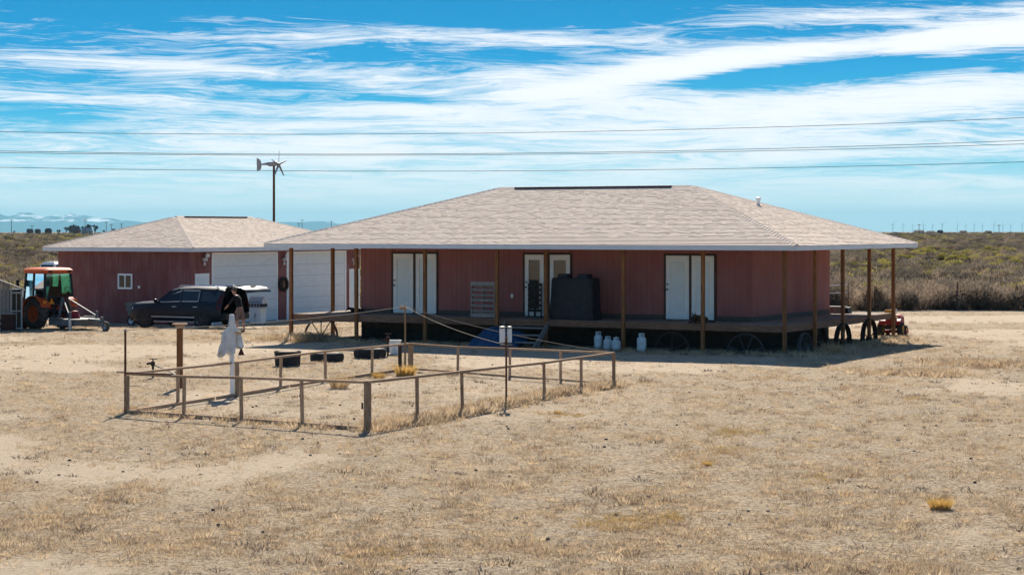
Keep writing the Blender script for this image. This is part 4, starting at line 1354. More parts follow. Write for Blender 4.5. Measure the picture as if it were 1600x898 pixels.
for s_ in (1, -1):
    front = side_pane(4, 0.35, 6, 0.28, 4, 5, 1, None)
    rear_d = side_pane(6, 0.36, 7, 0.25, 4, 5, 1, None)
    quart = side_pane(7, 0.38, 8, 0.9, 4, 5, 1, None)
    for nm, q in (('front_window', front), ('rear_window', rear_d), ('quarter_window', quart)):
        qq = q if s_ > 0 else mirror_y(q)
        w = MB().prism(qq, (0, -0.012 * s_, 0)).build(nm, 'dark_glass', suv)
        if nm != 'quarter_window':
            tr = MB()
            for a, b3 in ((0, 1), (3, 2)) + (((1, 2),) if nm == 'rear_window' else ((0, 3),)):
                tr.bar(qq[a] + Vector((0, 0.006 * s_, 0)), qq[b3] + Vector((0, 0.006 * s_, 0)), 0.014, 0.028)
            tr.build('chrome_trim', 'chrome', w)
    for xx in (0.10, -0.95):
        MB().bar((xx, s_ * 0.99, 0.93), (xx - 0.2, s_ * 0.99, 0.93), 0.03, 0.03).build('door_handle', 'chrome', suv)
    MB().bar((1.18, s_ * 0.995, 0.50), (-1.15, s_ * 0.995, 0.50), 0.02, 0.035).build('side_moulding', 'chrome', suv)
    MB().bar((1.05, s_ * 0.93, 0.30), (-1.2, s_ * 0.93, 0.30), 0.16, 0.04).build('running_board', 'galv', suv)
    mr = MB().blob((0.86, s_ * 1.10, 1.16), (0.07, 0.12, 0.085), 10, 6).bar((0.84, s_ * 0.92, 1.10), (0.86, s_ * 1.05, 1.12), 0.05, 0.03)
    mr.build('wing_mirror', 'suv_paint', suv, smooth=True)
    MB().tube([(0.05, s_ * 0.62, 1.74), (-0.1, s_ * 0.62, 1.80), (-1.75, s_ * 0.60, 1.80), (-1.95, s_ * 0.60, 1.74)], 0.022, 6).build('roof_rail', 'chrome', suv, smooth='all')
    MB().prism([(2.40, s_ * 0.52, 0.72), (2.40, s_ * 0.52, 0.86), (2.12, s_ * 0.93, 0.93), (2.16, s_ * 0.96, 0.78)], (0.03, 0.01 * s_, 0)).build('headlight', 'white_lens', suv)
    MB().prism([(-2.31, s_ * 0.97, 0.78), (-2.10, s_ * 0.99, 0.82), (-2.10, s_ * 0.96, 1.08), (-2.18, s_ * 0.80, 1.45), (-2.32, s_ * 0.76, 1.45), (-2.335, s_ * 0.90, 1.06)], (0, 0.012 * s_, 0)).build('tail_light', 'red_lens', suv)
    for xx, nm in ((1.50, 'front_wheel'), (-1.38, 'rear_wheel')):
        arch = MB().torus(0.43, 0.05, 18, 6, Matrix.Translation((xx, s_ * 0.955, 0.385)) @ Matrix.Rotation(R(90), 4, 'X'), 0, math.pi)
        arch.build('wheel_arch', 'black_plastic', suv, smooth=True)
        MB().lathe([(0.40, 0), (0.40, 0.02)], 22, Matrix.Translation((xx, s_ * 0.972, 0.385)) @ Matrix.Rotation(R(-90 * s_), 4, 'X')).build('wheel_well', 'black_plastic', suv)
        ty = wheel(suv, nm, (xx, s_ * 0.90, 0.385), 0.385, 0.26, 'black_rubber', 'dark_metal', rimr=0.66)
        hb_ = MB()
        for k in range(6):
            a = 2 * math.pi * k / 6
            cc = Vector((xx, s_ * 1.0, 0.385))
            hb_.bar(cc, cc + Vector((math.cos(a) * 0.24, 0, math.sin(a) * 0.24)), 0.05, 0.03, up=(0, 1, 0))
        hb_.build('spokes', 'dark_metal', ty)
# windscreen, grille, bumpers, interior
q = [rings[4][7].lerp(rings[5][7], 0.08), rings[4][6].lerp(rings[5][6], 0.08), rings[5][6].lerp(rings[4][6], 0.08), rings[5][7].lerp(rings[4][7], 0.08)]
q = [rings[4][5].lerp(rings[5][5], 0.08), rings[4][10].lerp(rings[5][10], 0.08), rings[5][10].lerp(rings[4][10], 0.08), rings[5][5].lerp(rings[4][5], 0.08)]
MB().prism([p + Vector((0.02, 0, 0.03)) for p in q], (0.01, 0, 0.01)).build('windscreen', 'dark_glass', suv)
MB().box(2.40, 2.45, -0.5, 0.5, 0.55, 0.84).build('grille', 'chrome', suv)
gb = MB()
for k in range(5): gb.box(2.45, 2.465, -0.47, 0.47, 0.575 + k * 0.053, 0.60 + k * 0.053)
gb.build('grille_bars', 'black_plastic', suv)
MB().loft([[(2.30, y, z) for y, z in ((-0.9, 0.30), (0.9, 0.30), (0.9, 0.50), (-0.9, 0.50))], [(2.47, y, z) for y, z in ((-0.72, 0.32), (0.72, 0.32), (0.72, 0.50), (-0.72, 0.50))]]).build('front_bumper', 'suv_paint', suv)
MB().loft([[(-2.26, y, z) for y, z in ((-0.94, 0.40), (0.94, 0.40), (0.94, 0.68), (-0.94, 0.68))], [(-2.43, y, z) for y, z in ((-0.80, 0.42), (0.80, 0.42), (0.80, 0.66), (-0.80, 0.66))]]).build('rear_bumper', 'black_plastic', suv)
MB().box(-2.3, 0.6, -0.86, 0.86, 0.50, 0.56).build('cargo_floor', 'black_plastic', suv)
MB().loft([[(-0.95, y, z) for y, z in ((-0.8, 0.56), (0.8, 0.56), (0.78, 1.2), (-0.78, 1.2))], [(-1.15, y, z) for y, z in ((-0.8, 0.56), (0.8, 0.56), (0.78, 1.22), (-0.78, 1.22))]]).build('rear_seat', 'black_plastic', suv)
for s_ in (1, -1):
    MB().bar((0.3, s_ * 0.75, 1.0), (0.3, s_ * 0.75, 1.1), 0.02, 0.02).build('seat_belt_post', 'black_plastic', suv)
# tailgate hinged at the roof
tg = MB()
rr = []
for x, z, hw3 in ((-2.28, 1.70, 0.66), (-2.45, 1.78, 0.72), (-2.85, 1.80, 0.80), (-3.25, 1.74, 0.86), (-3.46, 1.64, 0.86), (-3.50, 1.60, 0.80)):
    rr.append([Vector((x, y, z + dz)) for y, dz in ((-hw3, -0.05), (0, -0.03), (hw3, -0.05), (hw3 * 0.97, 0.0), (0, 0.035), (-hw3 * 0.97, 0.0))])
tg.loft(rr)
tgo = tg.build('tailgate', 'suv_paint', suv, smooth=True)
MB().prism([(-2.50, -0.60, 1.822), (-2.50, 0.60, 1.822), (-2.95, 0.68, 1.832), (-2.95, -0.68, 1.832)], (0, 0, 0.004)).build('rear_window', 'dark_glass', tgo)
MB().bar((-3.2, -0.18, 1.80), (-3.2, 0.18, 1.80), 0.12, 0.03).build('plate_recess', 'black_plastic', tgo)
MB().bar((-2.33, -0.55, 1.78), (-2.48, -0.55, 1.80), 0.3, 0.03).bar((-2.33, 0.55, 1.78), (-2.48, 0.55, 1.80), 0.3, 0.03).build('spoiler', 'suv_paint', tgo)
for s_ in (-1, 1):
    MB().tube([(-2.22, s_ * 0.72, 1.35), (-2.75, s_ * 0.76, 1.75)], 0.012, 6).build('gas_strut', 'black_plastic', suv)

# ------------------------------------------------------------------ people and animals (skin-grown bodies)


def skin_body(name, verts, edges, radii, mats, pick, sub=2, parent=None, root=0, **kw):
    me = bpy.data.meshes.new(name)
    me.from_pydata(verts, edges, [])
    o = bpy.data.objects.new(name, me)
    col.objects.link(o)
    sk = o.modifiers.new('skin', 'SKIN')
    sk.use_smooth_shade = True
    if not me.skin_vertices: pass
    for i, r_ in enumerate(radii):
        d = me.skin_vertices[0].data[i]
        d.radius = (r_, r_) if isinstance(r_, (int, float)) else r_
        d.use_root = (i == root)
    sb = o.modifiers.new('sub', 'SUBSURF')
    sb.levels = sb.render_levels = sub
    dg = bpy.context.evaluated_depsgraph_get()
    nm = bpy.data.meshes.new_from_object(o.evaluated_get(dg))
    bpy.data.objects.remove(o)
    bpy.data.meshes.remove(me)
    nm.name = name
    nm.materials.clear()
    for m in mats: nm.materials.append(MATS[m])
    for p in nm.polygons:
        p.material_index = pick(p.center)
        p.use_smooth = True
    return link(bpy.data.objects.new(name, nm), parent, **kw)


class Sk:
    def __init__(s): s.v, s.e, s.r = [], [], []

    def p(s, co, r_, frm=None):
        s.v.append(tuple(co)); s.r.append(r_)
        if frm is not None: s.e.append((frm, len(s.v) - 1))
        return len(s.v) - 1

    def chain(s, frm, pts):
        for co, r_ in pts: frm = s.p(co, r_, frm)
        return frm


pp = gp(375, 519)
per = thing('person', 'person in black top and greyish shorts leaning into the raised tailgate', 'person', pp, math.atan2(sdir2.y, sdir2.x) + 0.12)
per.scale = (0.93, 0.93, 0.93)
k = Sk()
pel = k.p((0, 0, 0.94), (0.155, 0.115))
ch = k.chain(pel, [((0.03, 0, 1.08), (0.15, 0.11)), ((0.09, 0, 1.24), (0.165, 0.12)), ((0.16, 0, 1.38), (0.15, 0.105))])
nk = k.chain(ch, [((0.20, 0, 1.47), 0.058), ((0.24, 0, 1.53), 0.055)])
hd = k.chain(nk, [((0.27, 0, 1.60), (0.085, 0.095)), ((0.28, 0, 1.68), (0.085, 0.10)), ((0.27, 0, 1.735), (0.06, 0.07))])
for s_, el, wr2 in ((1, (0.28, 0.30, 1.16), (0.46, 0.24, 1.02)), (-1, (0.14, -0.30, 1.12), (0.30, -0.31, 0.90))):
    e1 = k.chain(ch, [((0.15, s_ * 0.17, 1.40), 0.07), (((0.15 + el[0]) / 2, s_ * 0.27, 1.28), 0.055), (el, 0.046), (tuple((a + b3) / 2 for a, b3 in zip(el, wr2)), 0.04), (wr2, 0.029)])
    d = Vector(wr2) - Vector(el)
    d.normalize()
    w_ = Vector(wr2)
    pm2 = k.p(w_ + d * 0.06, (0.036, 0.022), e1)
    sd_ = d.cross(Vector((0, 0, 1))).normalized()
    for fi, fl in ((-0.028, 0.065), (-0.009, 0.08), (0.010, 0.075), (0.028, 0.058)):
        b0 = w_ + d * 0.085 + sd_ * fi
        k.chain(pm2, [(b0, 0.010), (b0 + d * fl * 0.5 + Vector((0, 0, -0.005)), 0.009), (b0 + d * fl + Vector((0, 0, -0.022)), 0.008)])
    b0 = w_ + d * 0.03 + sd_ * 0.035 * s_
    k.chain(e1, [(b0, 0.012), (b0 + d * 0.04 + sd_ * 0.025 * s_, 0.010)])
for s_, fx in ((1, 0.10), (-1, -0.12)):
    k.chain(pel, [((0.0, s_ * 0.09, 0.86), 0.105), ((fx * 0.5, s_ * 0.105, 0.68), 0.085), ((fx * 0.7, s_ * 0.11, 0.50), 0.062), ((fx * 0.8, s_ * 0.11, 0.34), 0.055), ((fx, s_ * 0.115, 0.10), 0.037), ((fx + 0.01, s_ * 0.118, 0.045), (0.042, 0.042)), ((fx + 0.10, s_ * 0.125, 0.035), (0.042, 0.03)), ((fx + 0.17, s_ * 0.13, 0.028), (0.036, 0.024))])


def pick_person(c):
    if c.z < 0.10: return 3
    if c.z < 0.47: return 0
    if c.z < 0.97 and abs(c.y) < 0.23: return 2
    if c.z > 1.47: return 0
    if (c.x > 0.36 and c.z < 1.12) or (c.z < 1.0): return 0
    return 1


skin_body('body', k.v, k.e, k.r, ['skin', 'shirt', 'shorts', 'shoe'], pick_person, 2, per)
hr = MB()
hr.blob((0.255, 0, 1.70), (0.105, 0.095, 0.095), 12, 8)
hr.build('hair', 'hair', per, smooth='all')
fcx = MB()
fcx.blob((0.375, 0, 1.645), (0.022, 0.016, 0.028))
fcx.build('nose', 'skin', per, smooth='all')
for s_ in (1, -1):
    MB().blob((0.355, s_ * 0.034, 1.675), (0.012, 0.014, 0.01)).build('eye', 'hair', per, smooth='all')
    MB().blob((0.275, s_ * 0.095, 1.655), (0.02, 0.012, 0.032)).build('ear', 'skin', per, smooth='all')
MB().blob((0.362, 0, 1.605), (0.012, 0.026, 0.006)).build('mouth', 'red_lens', per, smooth='all')


def lying_dog(name, label, base, rz, mats, pick, s=1.0):
    t3 = thing(name, label, 'dog', base, rz)
    t3.scale = (s, s, s)
    k = Sk()
    c0 = k.p((0, 0, 0.16), (0.12, 0.13))
    ch_ = k.chain(c0, [((0.16, 0, 0.17), (0.125, 0.14)), ((0.32, 0, 0.19), (0.13, 0.15))])
    hip = k.chain(c0, [((-0.17, 0.0, 0.15), (0.12, 0.13)), ((-0.32, 0.02, 0.13), (0.10, 0.11))])
    k.chain(hip, [((-0.46, 0.05, 0.07), 0.035), ((-0.60, 0.14, 0.04), 0.028), ((-0.70, 0.26, 0.03), 0.02)])
    nk_ = k.chain(ch_, [((0.42, 0.02, 0.25), 0.085), ((0.47, 0.03, 0.27), 0.075)])
    k.chain(nk_, [((0.54, 0.03, 0.265), (0.075, 0.07)), ((0.61, 0.03, 0.21), (0.05, 0.048)), ((0.67, 0.03, 0.165), (0.036, 0.034)), ((0.70, 0.03, 0.14), 0.027)])
    for y in (-0.09, 0.09):
        k.chain(ch_, [((0.34, y, 0.10), 0.055), ((0.40, y * 1.2, 0.055), 0.04), ((0.55, y * 1.2, 0.045), 0.03), ((0.66, y * 1.2, 0.035), 0.033)])
        k.chain(hip, [((-0.26, y * 1.5, 0.12), 0.075), ((-0.10, y * 2.1, 0.09), 0.055), ((-0.22, y * 2.3, 0.045), 0.03), ((-0.06, y * 2.3, 0.032), 0.028)])
    skin_body('body', k.v, k.e, k.r, mats, pick, 2, t3)
    for y in (-1, 1):
        MB().loft([[(0.515, 0.03 + y * 0.03, 0.315), (0.55, 0.03 + y * 0.055, 0.31), (0.505, 0.03 + y * 0.068, 0.295)], [(0.525, 0.03 + y * 0.05, 0.41), (0.53, 0.03 + y * 0.055, 0.408), (0.523, 0.03 + y * 0.057, 0.405)]]).build('ear', mats[-1], t3)
    MB().blob((0.722, 0.03, 0.13), (0.014, 0.016, 0.012)).build('nose', 'fur_black', t3, smooth='all')
    return t3


dp_ = hw(hx(1093, 0.95), 0.98, DK)
lying_dog('dog', 'brown and black dog lying on the deck before the right-hand white doors', dp_, math.pi + 1.0, ['fur_brown', 'fur_black'], lambda c: 1 if (c.z > 0.25 and c.x < 0.3) or c.x > 0.62 or c.x < -0.40 else 0, 0.86)
dp_ = hw(hx(557, 1.9), 2.0, DK)
lying_dog('dog', 'black dog lying on the deck behind a post at the left wall corner', dp_, math.pi - 0.2, ['fur_black', 'fur_black'], lambda c: 0, 0.62)

# ------------------------------------------------------------------ gas grill in front of the garage doors
gg = at(403, 503, 88.4)
gg.z = gz(gg.x, gg.y)
t_ = thing('gas_grill', 'gas grill with stainless lid and pale cabinet before the left overhead door', 'grill', gg, -0.35)
MB().box(-0.26, 0.26, -0.24, 0.24, 0.06, 0.74).build('cabinet', 'plastic_white', t_)
for s_ in (-1, 1):
    MB().box(s_ * 0.132 - 0.122, s_ * 0.132 + 0.122, -0.262, -0.242, 0.10, 0.56).build('cabinet_door', 'plastic_white', t_)
    MB().bar((s_ * 0.03, -0.28, 0.3), (s_ * 0.03, -0.28, 0.5), 0.02, 0.02).build('door_handle', 'galv', t_)
MB().box(-0.25, 0.25, -0.262, -0.242, 0.585, 0.70).build('drawer_front', 'plastic_white', t_)
MB().box(-0.48, 0.50, -0.27, 0.25, 0.742, 0.79).build('shelf', 'galv', t_)
MB().loft([[(x, y, z) for x, y, z in ((-0.34, -0.26, 0.79), (0.34, -0.26, 0.79), (0.34, 0.24, 0.79), (-0.34, 0.24, 0.79))], [(x, y, z) for x, y, z in ((-0.34, -0.26, 0.92), (0.34, -0.26, 0.92), (0.34, 0.24, 0.92), (-0.34, 0.24, 0.92))]]).build('firebox', 'black_iron', t_)
lid = MB()
lid.loft([[(x, -0.25 * math.cos(a) * 0.98, 0.922 + 0.30 * math.sin(a)) for a in [math.pi * i / 10 for i in range(11)]] for x in (-0.33, 0.33)])
lid.build('lid', 'galv', t_, smooth=True)
MB().bar((-0.26, -0.30, 1.0), (0.26, -0.30, 1.0), 0.025, 0.025).bar((-0.26, -0.30, 1.0), (-0.26, -0.22, 1.02), 0.02, 0.02).bar((0.26, -0.30, 1.0), (0.26, -0.22, 1.02), 0.02, 0.02).build('lid_handle', 'dark_metal', t_)
for i in range(4):
    MB().lathe([(0.03, 0), (0.024, 0.03)], 8, Matrix.Translation((-0.21 + 0.14 * i, -0.26, 0.855)) @ Matrix.Rotation(R(90), 4, 'X')).build('knob', 'chrome', t_)
for x, y in ((-0.22, -0.2), (0.22, -0.2), (-0.22, 0.2), (0.22, 0.2)):
    MB().lathe([(0.04, -0.015), (0.04, 0.015)], 10, Matrix.Translation((x, y, 0.04)) @ Matrix.Rotation(R(90), 4, 'X')).build('caster', 'black_rubber', t_)

# ------------------------------------------------------------------ orange cab tractor with rear mower
TA = R(180 - 42)
tw0 = gp(57, 514)
tz = gz(tw0.x, tw0.y)
tdir = Vector((math.cos(TA), math.sin(TA), 0))
tleft = Vector((-tdir.y, tdir.x, 0))
to = tw0 - tleft * 0.62
tr = thing('cab_tractor', 'orange compact tractor with a glazed cab parked by the garage', 'tractor', (to.x, to.y, tz), TA)
tr.scale = (0.97, 0.97, 0.95)
# local: +x nose, +y left side (towards the camera)
for s_ in (-1, 1):
    wheel(tr, 'rear_wheel', (0, s_ * 0.66, 0.62), 0.62, 0.36, 'dusty_rubber', 'orange_paint', lugs=18, rimr=0.56)
    wheel(tr, 'front_wheel', (1.75, s_ * 0.58, 0.38), 0.38, 0.24, 'dusty_rubber', 'orange_paint', lugs=14, rimr=0.52)
    # fender: thick arc over the rear wheel
    fd = []
    for i in range(11):
        a = R(-8 + 165 * i / 10)
        rr0, rr1 = 0.70, 0.735
        fd.append([Vector((rr * math.cos(a), y, 0.62 + rr * math.sin(a))) for rr, y in ((rr0, s_ * 0.44), (rr1, s_ * 0.44), (rr1, s_ * 0.86), (rr0, s_ * 0.86))])
    MB().loft(fd).build('fender', 'orange_paint', tr, smooth=True)
    MB().box(-0.66, -0.54, s_ * 0.72 - 0.10, s_ * 0.72 + 0.10, 1.02, 1.20).build('tail_light_housing', 'orange_paint', tr)
    MB().box(-0.672, -0.662, s_ * 0.72 - 0.07, s_ * 0.72 + 0.07, 1.05, 1.16).build('tail_light', 'amber', tr)
hoodr = [[Vector((x, y * w2, z)) for y, z in ((-1, 0.62), (1, 0.62), (1.0, zt - 0.14), (0.72, zt), (-0.72, zt), (-1.0, zt - 0.14))] for x, w2, zt in ((0.72, 0.36, 1.30), (1.3, 0.35, 1.27), (1.9, 0.33, 1.18), (2.12, 0.30, 1.08), (2.2, 0.26, 0.95))]
MB().loft(hoodr).build('hood', 'orange_paint', tr, smooth=True)
MB().box(-0.35, 2.0, -0.2, 0.2, 0.42, 0.64).box(-0.1, 0.1, -0.5, 0.5, 0.54, 0.70).box(1.69, 1.81, -0.5, 0.5, 0.33, 0.43).build('chassis', 'dark_metal', tr)
MB().box(2.15, 2.22, -0.2, 0.2, 0.66, 0.98).build('grille', 'black_plastic', tr)
for s_ in (-1, 1): MB().box(2.13, 2.2, s_ * 0.25 - 0.06, s_ * 0.25 + 0.06, 0.98, 1.06).build('headlight', 'white_lens', tr)
# cab
cxr, cxf, cw0, cw1, cz0, cz1 = -0.58, 0.86, 0.60, 0.66, 0.78, 2.24
pil = {}
for nm, xb, xt in (('rear', cxr, cxr + 0.06), ('mid', 0.18, 0.2), ('front', cxf, cxf - 0.12)):
    for s_ in (-1, 1):
        z0 = 1.32 if nm != 'front' else 0.80
        pil[nm, s_] = (Vector((xb, s_ * cw1, z0)), Vector((xt, s_ * cw0, cz1)))
        MB().bar(*pil[nm, s_], 0.075, 0.075).build('cab_pillar', 'black_plastic', tr)
for s_ in (-1, 1):
    MB().bar((cxr, s_ * cw1, 1.32), (0.2, s_ * cw1, 1.32), 0.07, 0.06).bar((cxf, s_ * cw1, 0.80), (0.45, s_ * cw1, 0.78), 0.07, 0.06).bar((0.45, s_ * cw1, 0.78), (0.2, s_ * cw1, 1.32), 0.06, 0.06).build('cab_sill', 'black_plastic', tr)
    a, b3 = pil['rear', s_], pil['mid', s_]
    MB().prism([a[0] + Vector((0.04, 0, 0)), b3[0] - Vector((0.04, 0, 0)), b3[1] - Vector((0.04, 0, 0)), a[1] + Vector((0.04, 0, 0))], (0, 0.006, 0)).build('side_glass', 'cab_glass', tr)
    a, b3 = pil['mid', s_], pil['front', s_]
    MB().prism([Vector((0.24, s_ * cw1, 1.30)), Vector((0.46, s_ * cw1, 0.82)), b3[0] + Vector((-0.04, 0, 0.02)), b3[1] - Vector((0.04, 0, 0)), a[1] + Vector((0.04, 0, 0))], (0, 0.006, 0)).build('door_glass', 'cab_glass', tr)
    MB().tube([(cxf, s_ * cw1, 1.75), (cxf + 0.1, s_ * (cw1 + 0.2), 1.85)], 0.012, 5).bar((cxf + 0.1, s_ * (cw1 + 0.2), 1.72), (cxf + 0.1, s_ * (cw1 + 0.2), 1.98), 0.03, 0.13).build('wing_mirror', 'black_plastic', tr)
MB().bar((cxr, -cw1, 1.32), (cxr, cw1, 1.32), 0.07, 0.06).bar((cxr + 0.02, -cw1, 1.02), (cxr + 0.02, cw1, 1.02), 0.06, 0.05).build('rear_sill', 'black_plastic', tr)
MB().prism([(cxr, -cw1 + 0.04, 1.36), (cxr, cw1 - 0.04, 1.36), (cxr + 0.06, cw0 - 0.04, cz1), (cxr + 0.06, -cw0 + 0.04, cz1)], (0.006, 0, 0)).build('rear_glass', 'cab_glass', tr)
MB().prism([(cxf, -cw1 + 0.04, 0.95), (cxf, cw1 - 0.04, 0.95), (cxf - 0.12, cw0 - 0.04, cz1), (cxf - 0.12, -cw0 + 0.04, cz1)], (0.006, 0, 0)).build('windscreen', 'cab_glass', tr)
rf = [[Vector((x, y * w2, z)) for y in (-1, 1)] for x, w2, z in ((0, 1, 1),)]
rrr = []
for z, e_ in ((cz1 + 0.002, 0.02), (cz1 + 0.04, 0.10), (cz1 + 0.15, 0.11), (cz1 + 0.22, 0.02), (cz1 + 0.245, -0.2)):
    ringp = []
    for kk in range(24):
        a = 2 * math.pi * kk / 24
        ca, sa = math.cos(a), math.sin(a)
        ringp.append(Vector((0.12 + (0.70 + e_) * math.copysign(abs(ca) ** 0.3, ca), (0.62 + e_) * math.copysign(abs(sa) ** 0.3, sa), z)))
    rrr.append(ringp)
MB().loft(rrr).build('cab_roof', 'orange_paint', tr, smooth=True)
for s_ in (-1, 1): MB().box(cxr - 0.10, cxr - 0.03, s_ * 0.45 - 0.09, s_ * 0.45 + 0.09, cz1 + 0.05, cz1 + 0.13).build('work_light', 'black_plastic', tr)
MB().box(-0.15, 0.28, -0.23, 0.23, 1.02, 1.14).loft([[(-0.20, -0.23, 1.10), (-0.08, -0.23, 1.10), (-0.08, 0.23, 1.10), (-0.20, 0.23, 1.10)], [(-0.34, -0.2, 1.72), (-0.26, -0.2, 1.72), (-0.26, 0.2, 1.72), (-0.34, 0.2, 1.72)]]).build('seat', 'black_plastic', tr)
MB().cyl((0.72, 0, 1.1), (0.52, 0, 1.42), 0.025, n=6).torus(0.19, 0.016, 20, 6, Matrix.Translation((0.51, 0, 1.43)) @ Matrix.Rotation(R(-38), 4, 'Y')).build('steering_wheel', 'black_plastic', tr)
MB().box(-0.6, 0.85, -0.42, 0.42, 0.70, 0.76).build('cab_floor', 'black_plastic', tr)
MB().prism([(-0.645, 0.24, 1.02), (-0.645, 0.50, 1.02), (-0.645, 0.37, 1.28)], (0.012, 0, 0)).build('slow_sign', 'amber', tr)
for s_ in (-1, 1):
    MB().bar((-0.35, s_ * 0.2, 0.5), (-1.05, s_ * 0.32, 0.42), 0.05, 0.06).bar((-0.45, s_ * 0.22, 1.0), (-0.75, s_ * 0.27, 0.47), 0.04, 0.04).build('lift_arm', 'dark_metal', tr)
# mower
mo = thing('rear_mower', 'grey tractor-drawn rotary mower with a tall A-frame behind the orange tractor', 'mower', (to.x, to.y, tz), TA)
deckp = []
for z, e_ in ((0.20, 0.0), (0.40, 0.0), (0.44, -0.03)):
    deckp.append([Vector((x, y, z)) for x, y in ((-1.02 - e_, -0.78 - e_), (-1.02 - e_, 0.78 + e_), (-2.0, 0.80 + e_), (-2.5 + e_, 0.5), (-2.62 + e_, 0.0), (-2.5 + e_, -0.5), (-2.0, -0.80 - e_))])
MB().loft(deckp).build('mower_deck', 'implement_grey', mo, smooth=True)
MB().bar((-1.05, 0.80, 0.47), (-1.95, 0.80, 0.47), 0.09, 0.05).bar((-1.05, -0.80, 0.47), (-1.95, -0.80, 0.47), 0.09, 0.05).build('skid_rail', 'grey_iron', mo)
MB().lathe([(0.2, 0.44), (0.22, 0.5), (0.14, 0.62), (0.14, 0.72), (0.03, 0.74)], 12, Matrix.Translation((-1.6, 0, 0))).build('gearbox', 'red_paint', mo, smooth=True)
for s_ in (-1, 1):
    MB().bar((-1.04, s_ * 0.34, 0.45), (-0.98, s_ * 0.1, 1.22), 0.10, 0.05).build('mast', 'implement_grey', mo)
    MB().bar((-1.0, s_ * 0.1, 1.2), (-2.15, s_ * 0.62, 0.52), 0.045, 0.045).build('brace', 'grey_iron', mo)
    MB().bar((-2.15, s_ * 0.62, 0.43), (-2.15, s_ * 0.62, 0.72), 0.10, 0.07).build('brace_bracket', 'grey_iron', mo)
MB().cyl((-0.35, 0, 0.62), (-1.6, 0, 0.62), 0.05, n=8).build('drive_shaft', 'black_plastic', mo)
MB().bar((-2.5, 0, 0.42), (-3.35, 0, 0.40), 0.10, 0.08).bar((-3.3, 0, 0.55), (-3.3, 0, 0.36), 0.09, 0.09).bar((-3.35, 0.09, 0.4), (-3.55, 0.09, 0.2), 0.03, 0.05).bar((-3.35, -0.09, 0.4), (-3.55, -0.09, 0.2), 0.03, 0.05).build('tail_beam', 'grey_iron', mo)
wheel(mo, 'tail_wheel', (-3.55, 0, 0.19), 0.19, 0.12, 'dusty_rubber', 'galv')
MB().cyl((-2.3, 0.72, 0.05), (-2.3, 0.72, 0.46), 0.07, 0.075, 10).build('side_roller', 'galv', mo, smooth=True)

# ------------------------------------------------------------------ coop, box and crate at the left edge
cp = gp(-8, 517)
coop = thing('coop_shed', 'small weathered grey board coop with a framed screen door at the left edge', 'shed', (cp.x, cp.y, cp.z), R(16))
cwid = (34 + 8) / F * cp.y
ch0 = CAMH - (452 - H0) / F * cp.y - cp.z
ch1 = CAMH - (436 - H0) / F * cp.y - cp.z
MB().box(-1.4, cwid, 0.02, 1.6, -0.05, ch0 - 0.06).build('core', 'dark_wood', coop)
dx0 = cwid - 0.45
x = -1.4
while x < dx0 - 0.02:
    e = min(x + 0.148, dx0 - 0.012)
    MB().box(x, e - 0.01, -0.008, 0.018, 0.02, ch0 + (ch1 - ch0) * (1 - max(0, e - 0.2) / cwid) * 0.9 if e > 0 else ch1 - 0.02).build('board', 'grey_wood', coop)
    x += 0.15
for (a, b3, z0, z1) in ((dx0, dx0 + 0.065, 0.02, ch0 + 0.1), (cwid - 0.065, cwid, 0.02, ch0 + 0.02), (dx0 + 0.065, cwid - 0.065, 1.40, 1.47), (dx0 + 0.065, cwid - 0.065, 0.72, 0.77), (dx0 + 0.065, cwid - 0.065, 0.05, 0.12), ((dx0 + cwid) / 2 - 0.015, (dx0 + cwid) / 2 + 0.015, 0.12, 1.40)):
    MB().box(a, b3, -0.03, 0.018, z0, z1).build('door_rail', 'concrete', coop)
MB().prism([(-1.6, -0.16, ch1 + 0.02), (0.0, -0.16, ch1 + 0.04), (cwid + 0.1, -0.16, ch0 - 0.02), (cwid + 0.1, -0.16, ch0 - 0.07), (0.0, -0.16, ch1 - 0.03), (-1.6, -0.16, ch1 - 0.05)], (0, 1.9, 0)).build('roof', 'grey_wood', coop)
bx2 = gp(8, 517)
t_ = thing('brown_box', 'dark brown wooden box with a pale top edge before the coop', 'box', bx2, R(-10))
bh = CAMH - (489 - H0) / F * bx2.y - bx2.z
MB().box(-0.45, 0.33, 0.0, 0.6, 0.0, bh - 0.05).build('chest', 'red_brown_wood', t_)
MB().box(-0.48, 0.36, -0.03, 0.63, bh - 0.048, bh).build('lid', 'grey_wood', t_)
for zz in (0.12, bh * 0.5): MB().box(-0.45, 0.33, -0.018, -0.002, zz, zz + 0.1).build('batten', 'red_brown_wood', t_)
cr = gp(46, 513)
t_ = thing('pallet_crate', 'low dark slatted crate with a pale top board in front of the rear wheel', 'crate', cr, R(-8))
chh = CAMH - (494 - H0) / F * cr.y - cr.z
for k_ in range(3):
    z0 = 0.03 + k_ * (chh - 0.1) / 3
    MB().box(-0.31, 0.31, 0, 0.02, z0, z0 + 0.085).build('slat', 'dark_wood', t_)
    MB().box(-0.31, 0.31, 0.42, 0.44, z0, z0 + 0.085).build('slat', 'dark_wood', t_)
for xx in (-0.28, 0.0, 0.28): MB().box(xx - 0.03, xx + 0.03, 0.022, 0.418, 0.0, chh - 0.05).build('upright', 'dark_wood', t_)
MB().box(-0.34, 0.34, -0.03, 0.47, chh - 0.045, chh).build('top_board', 'grey_wood', t_)
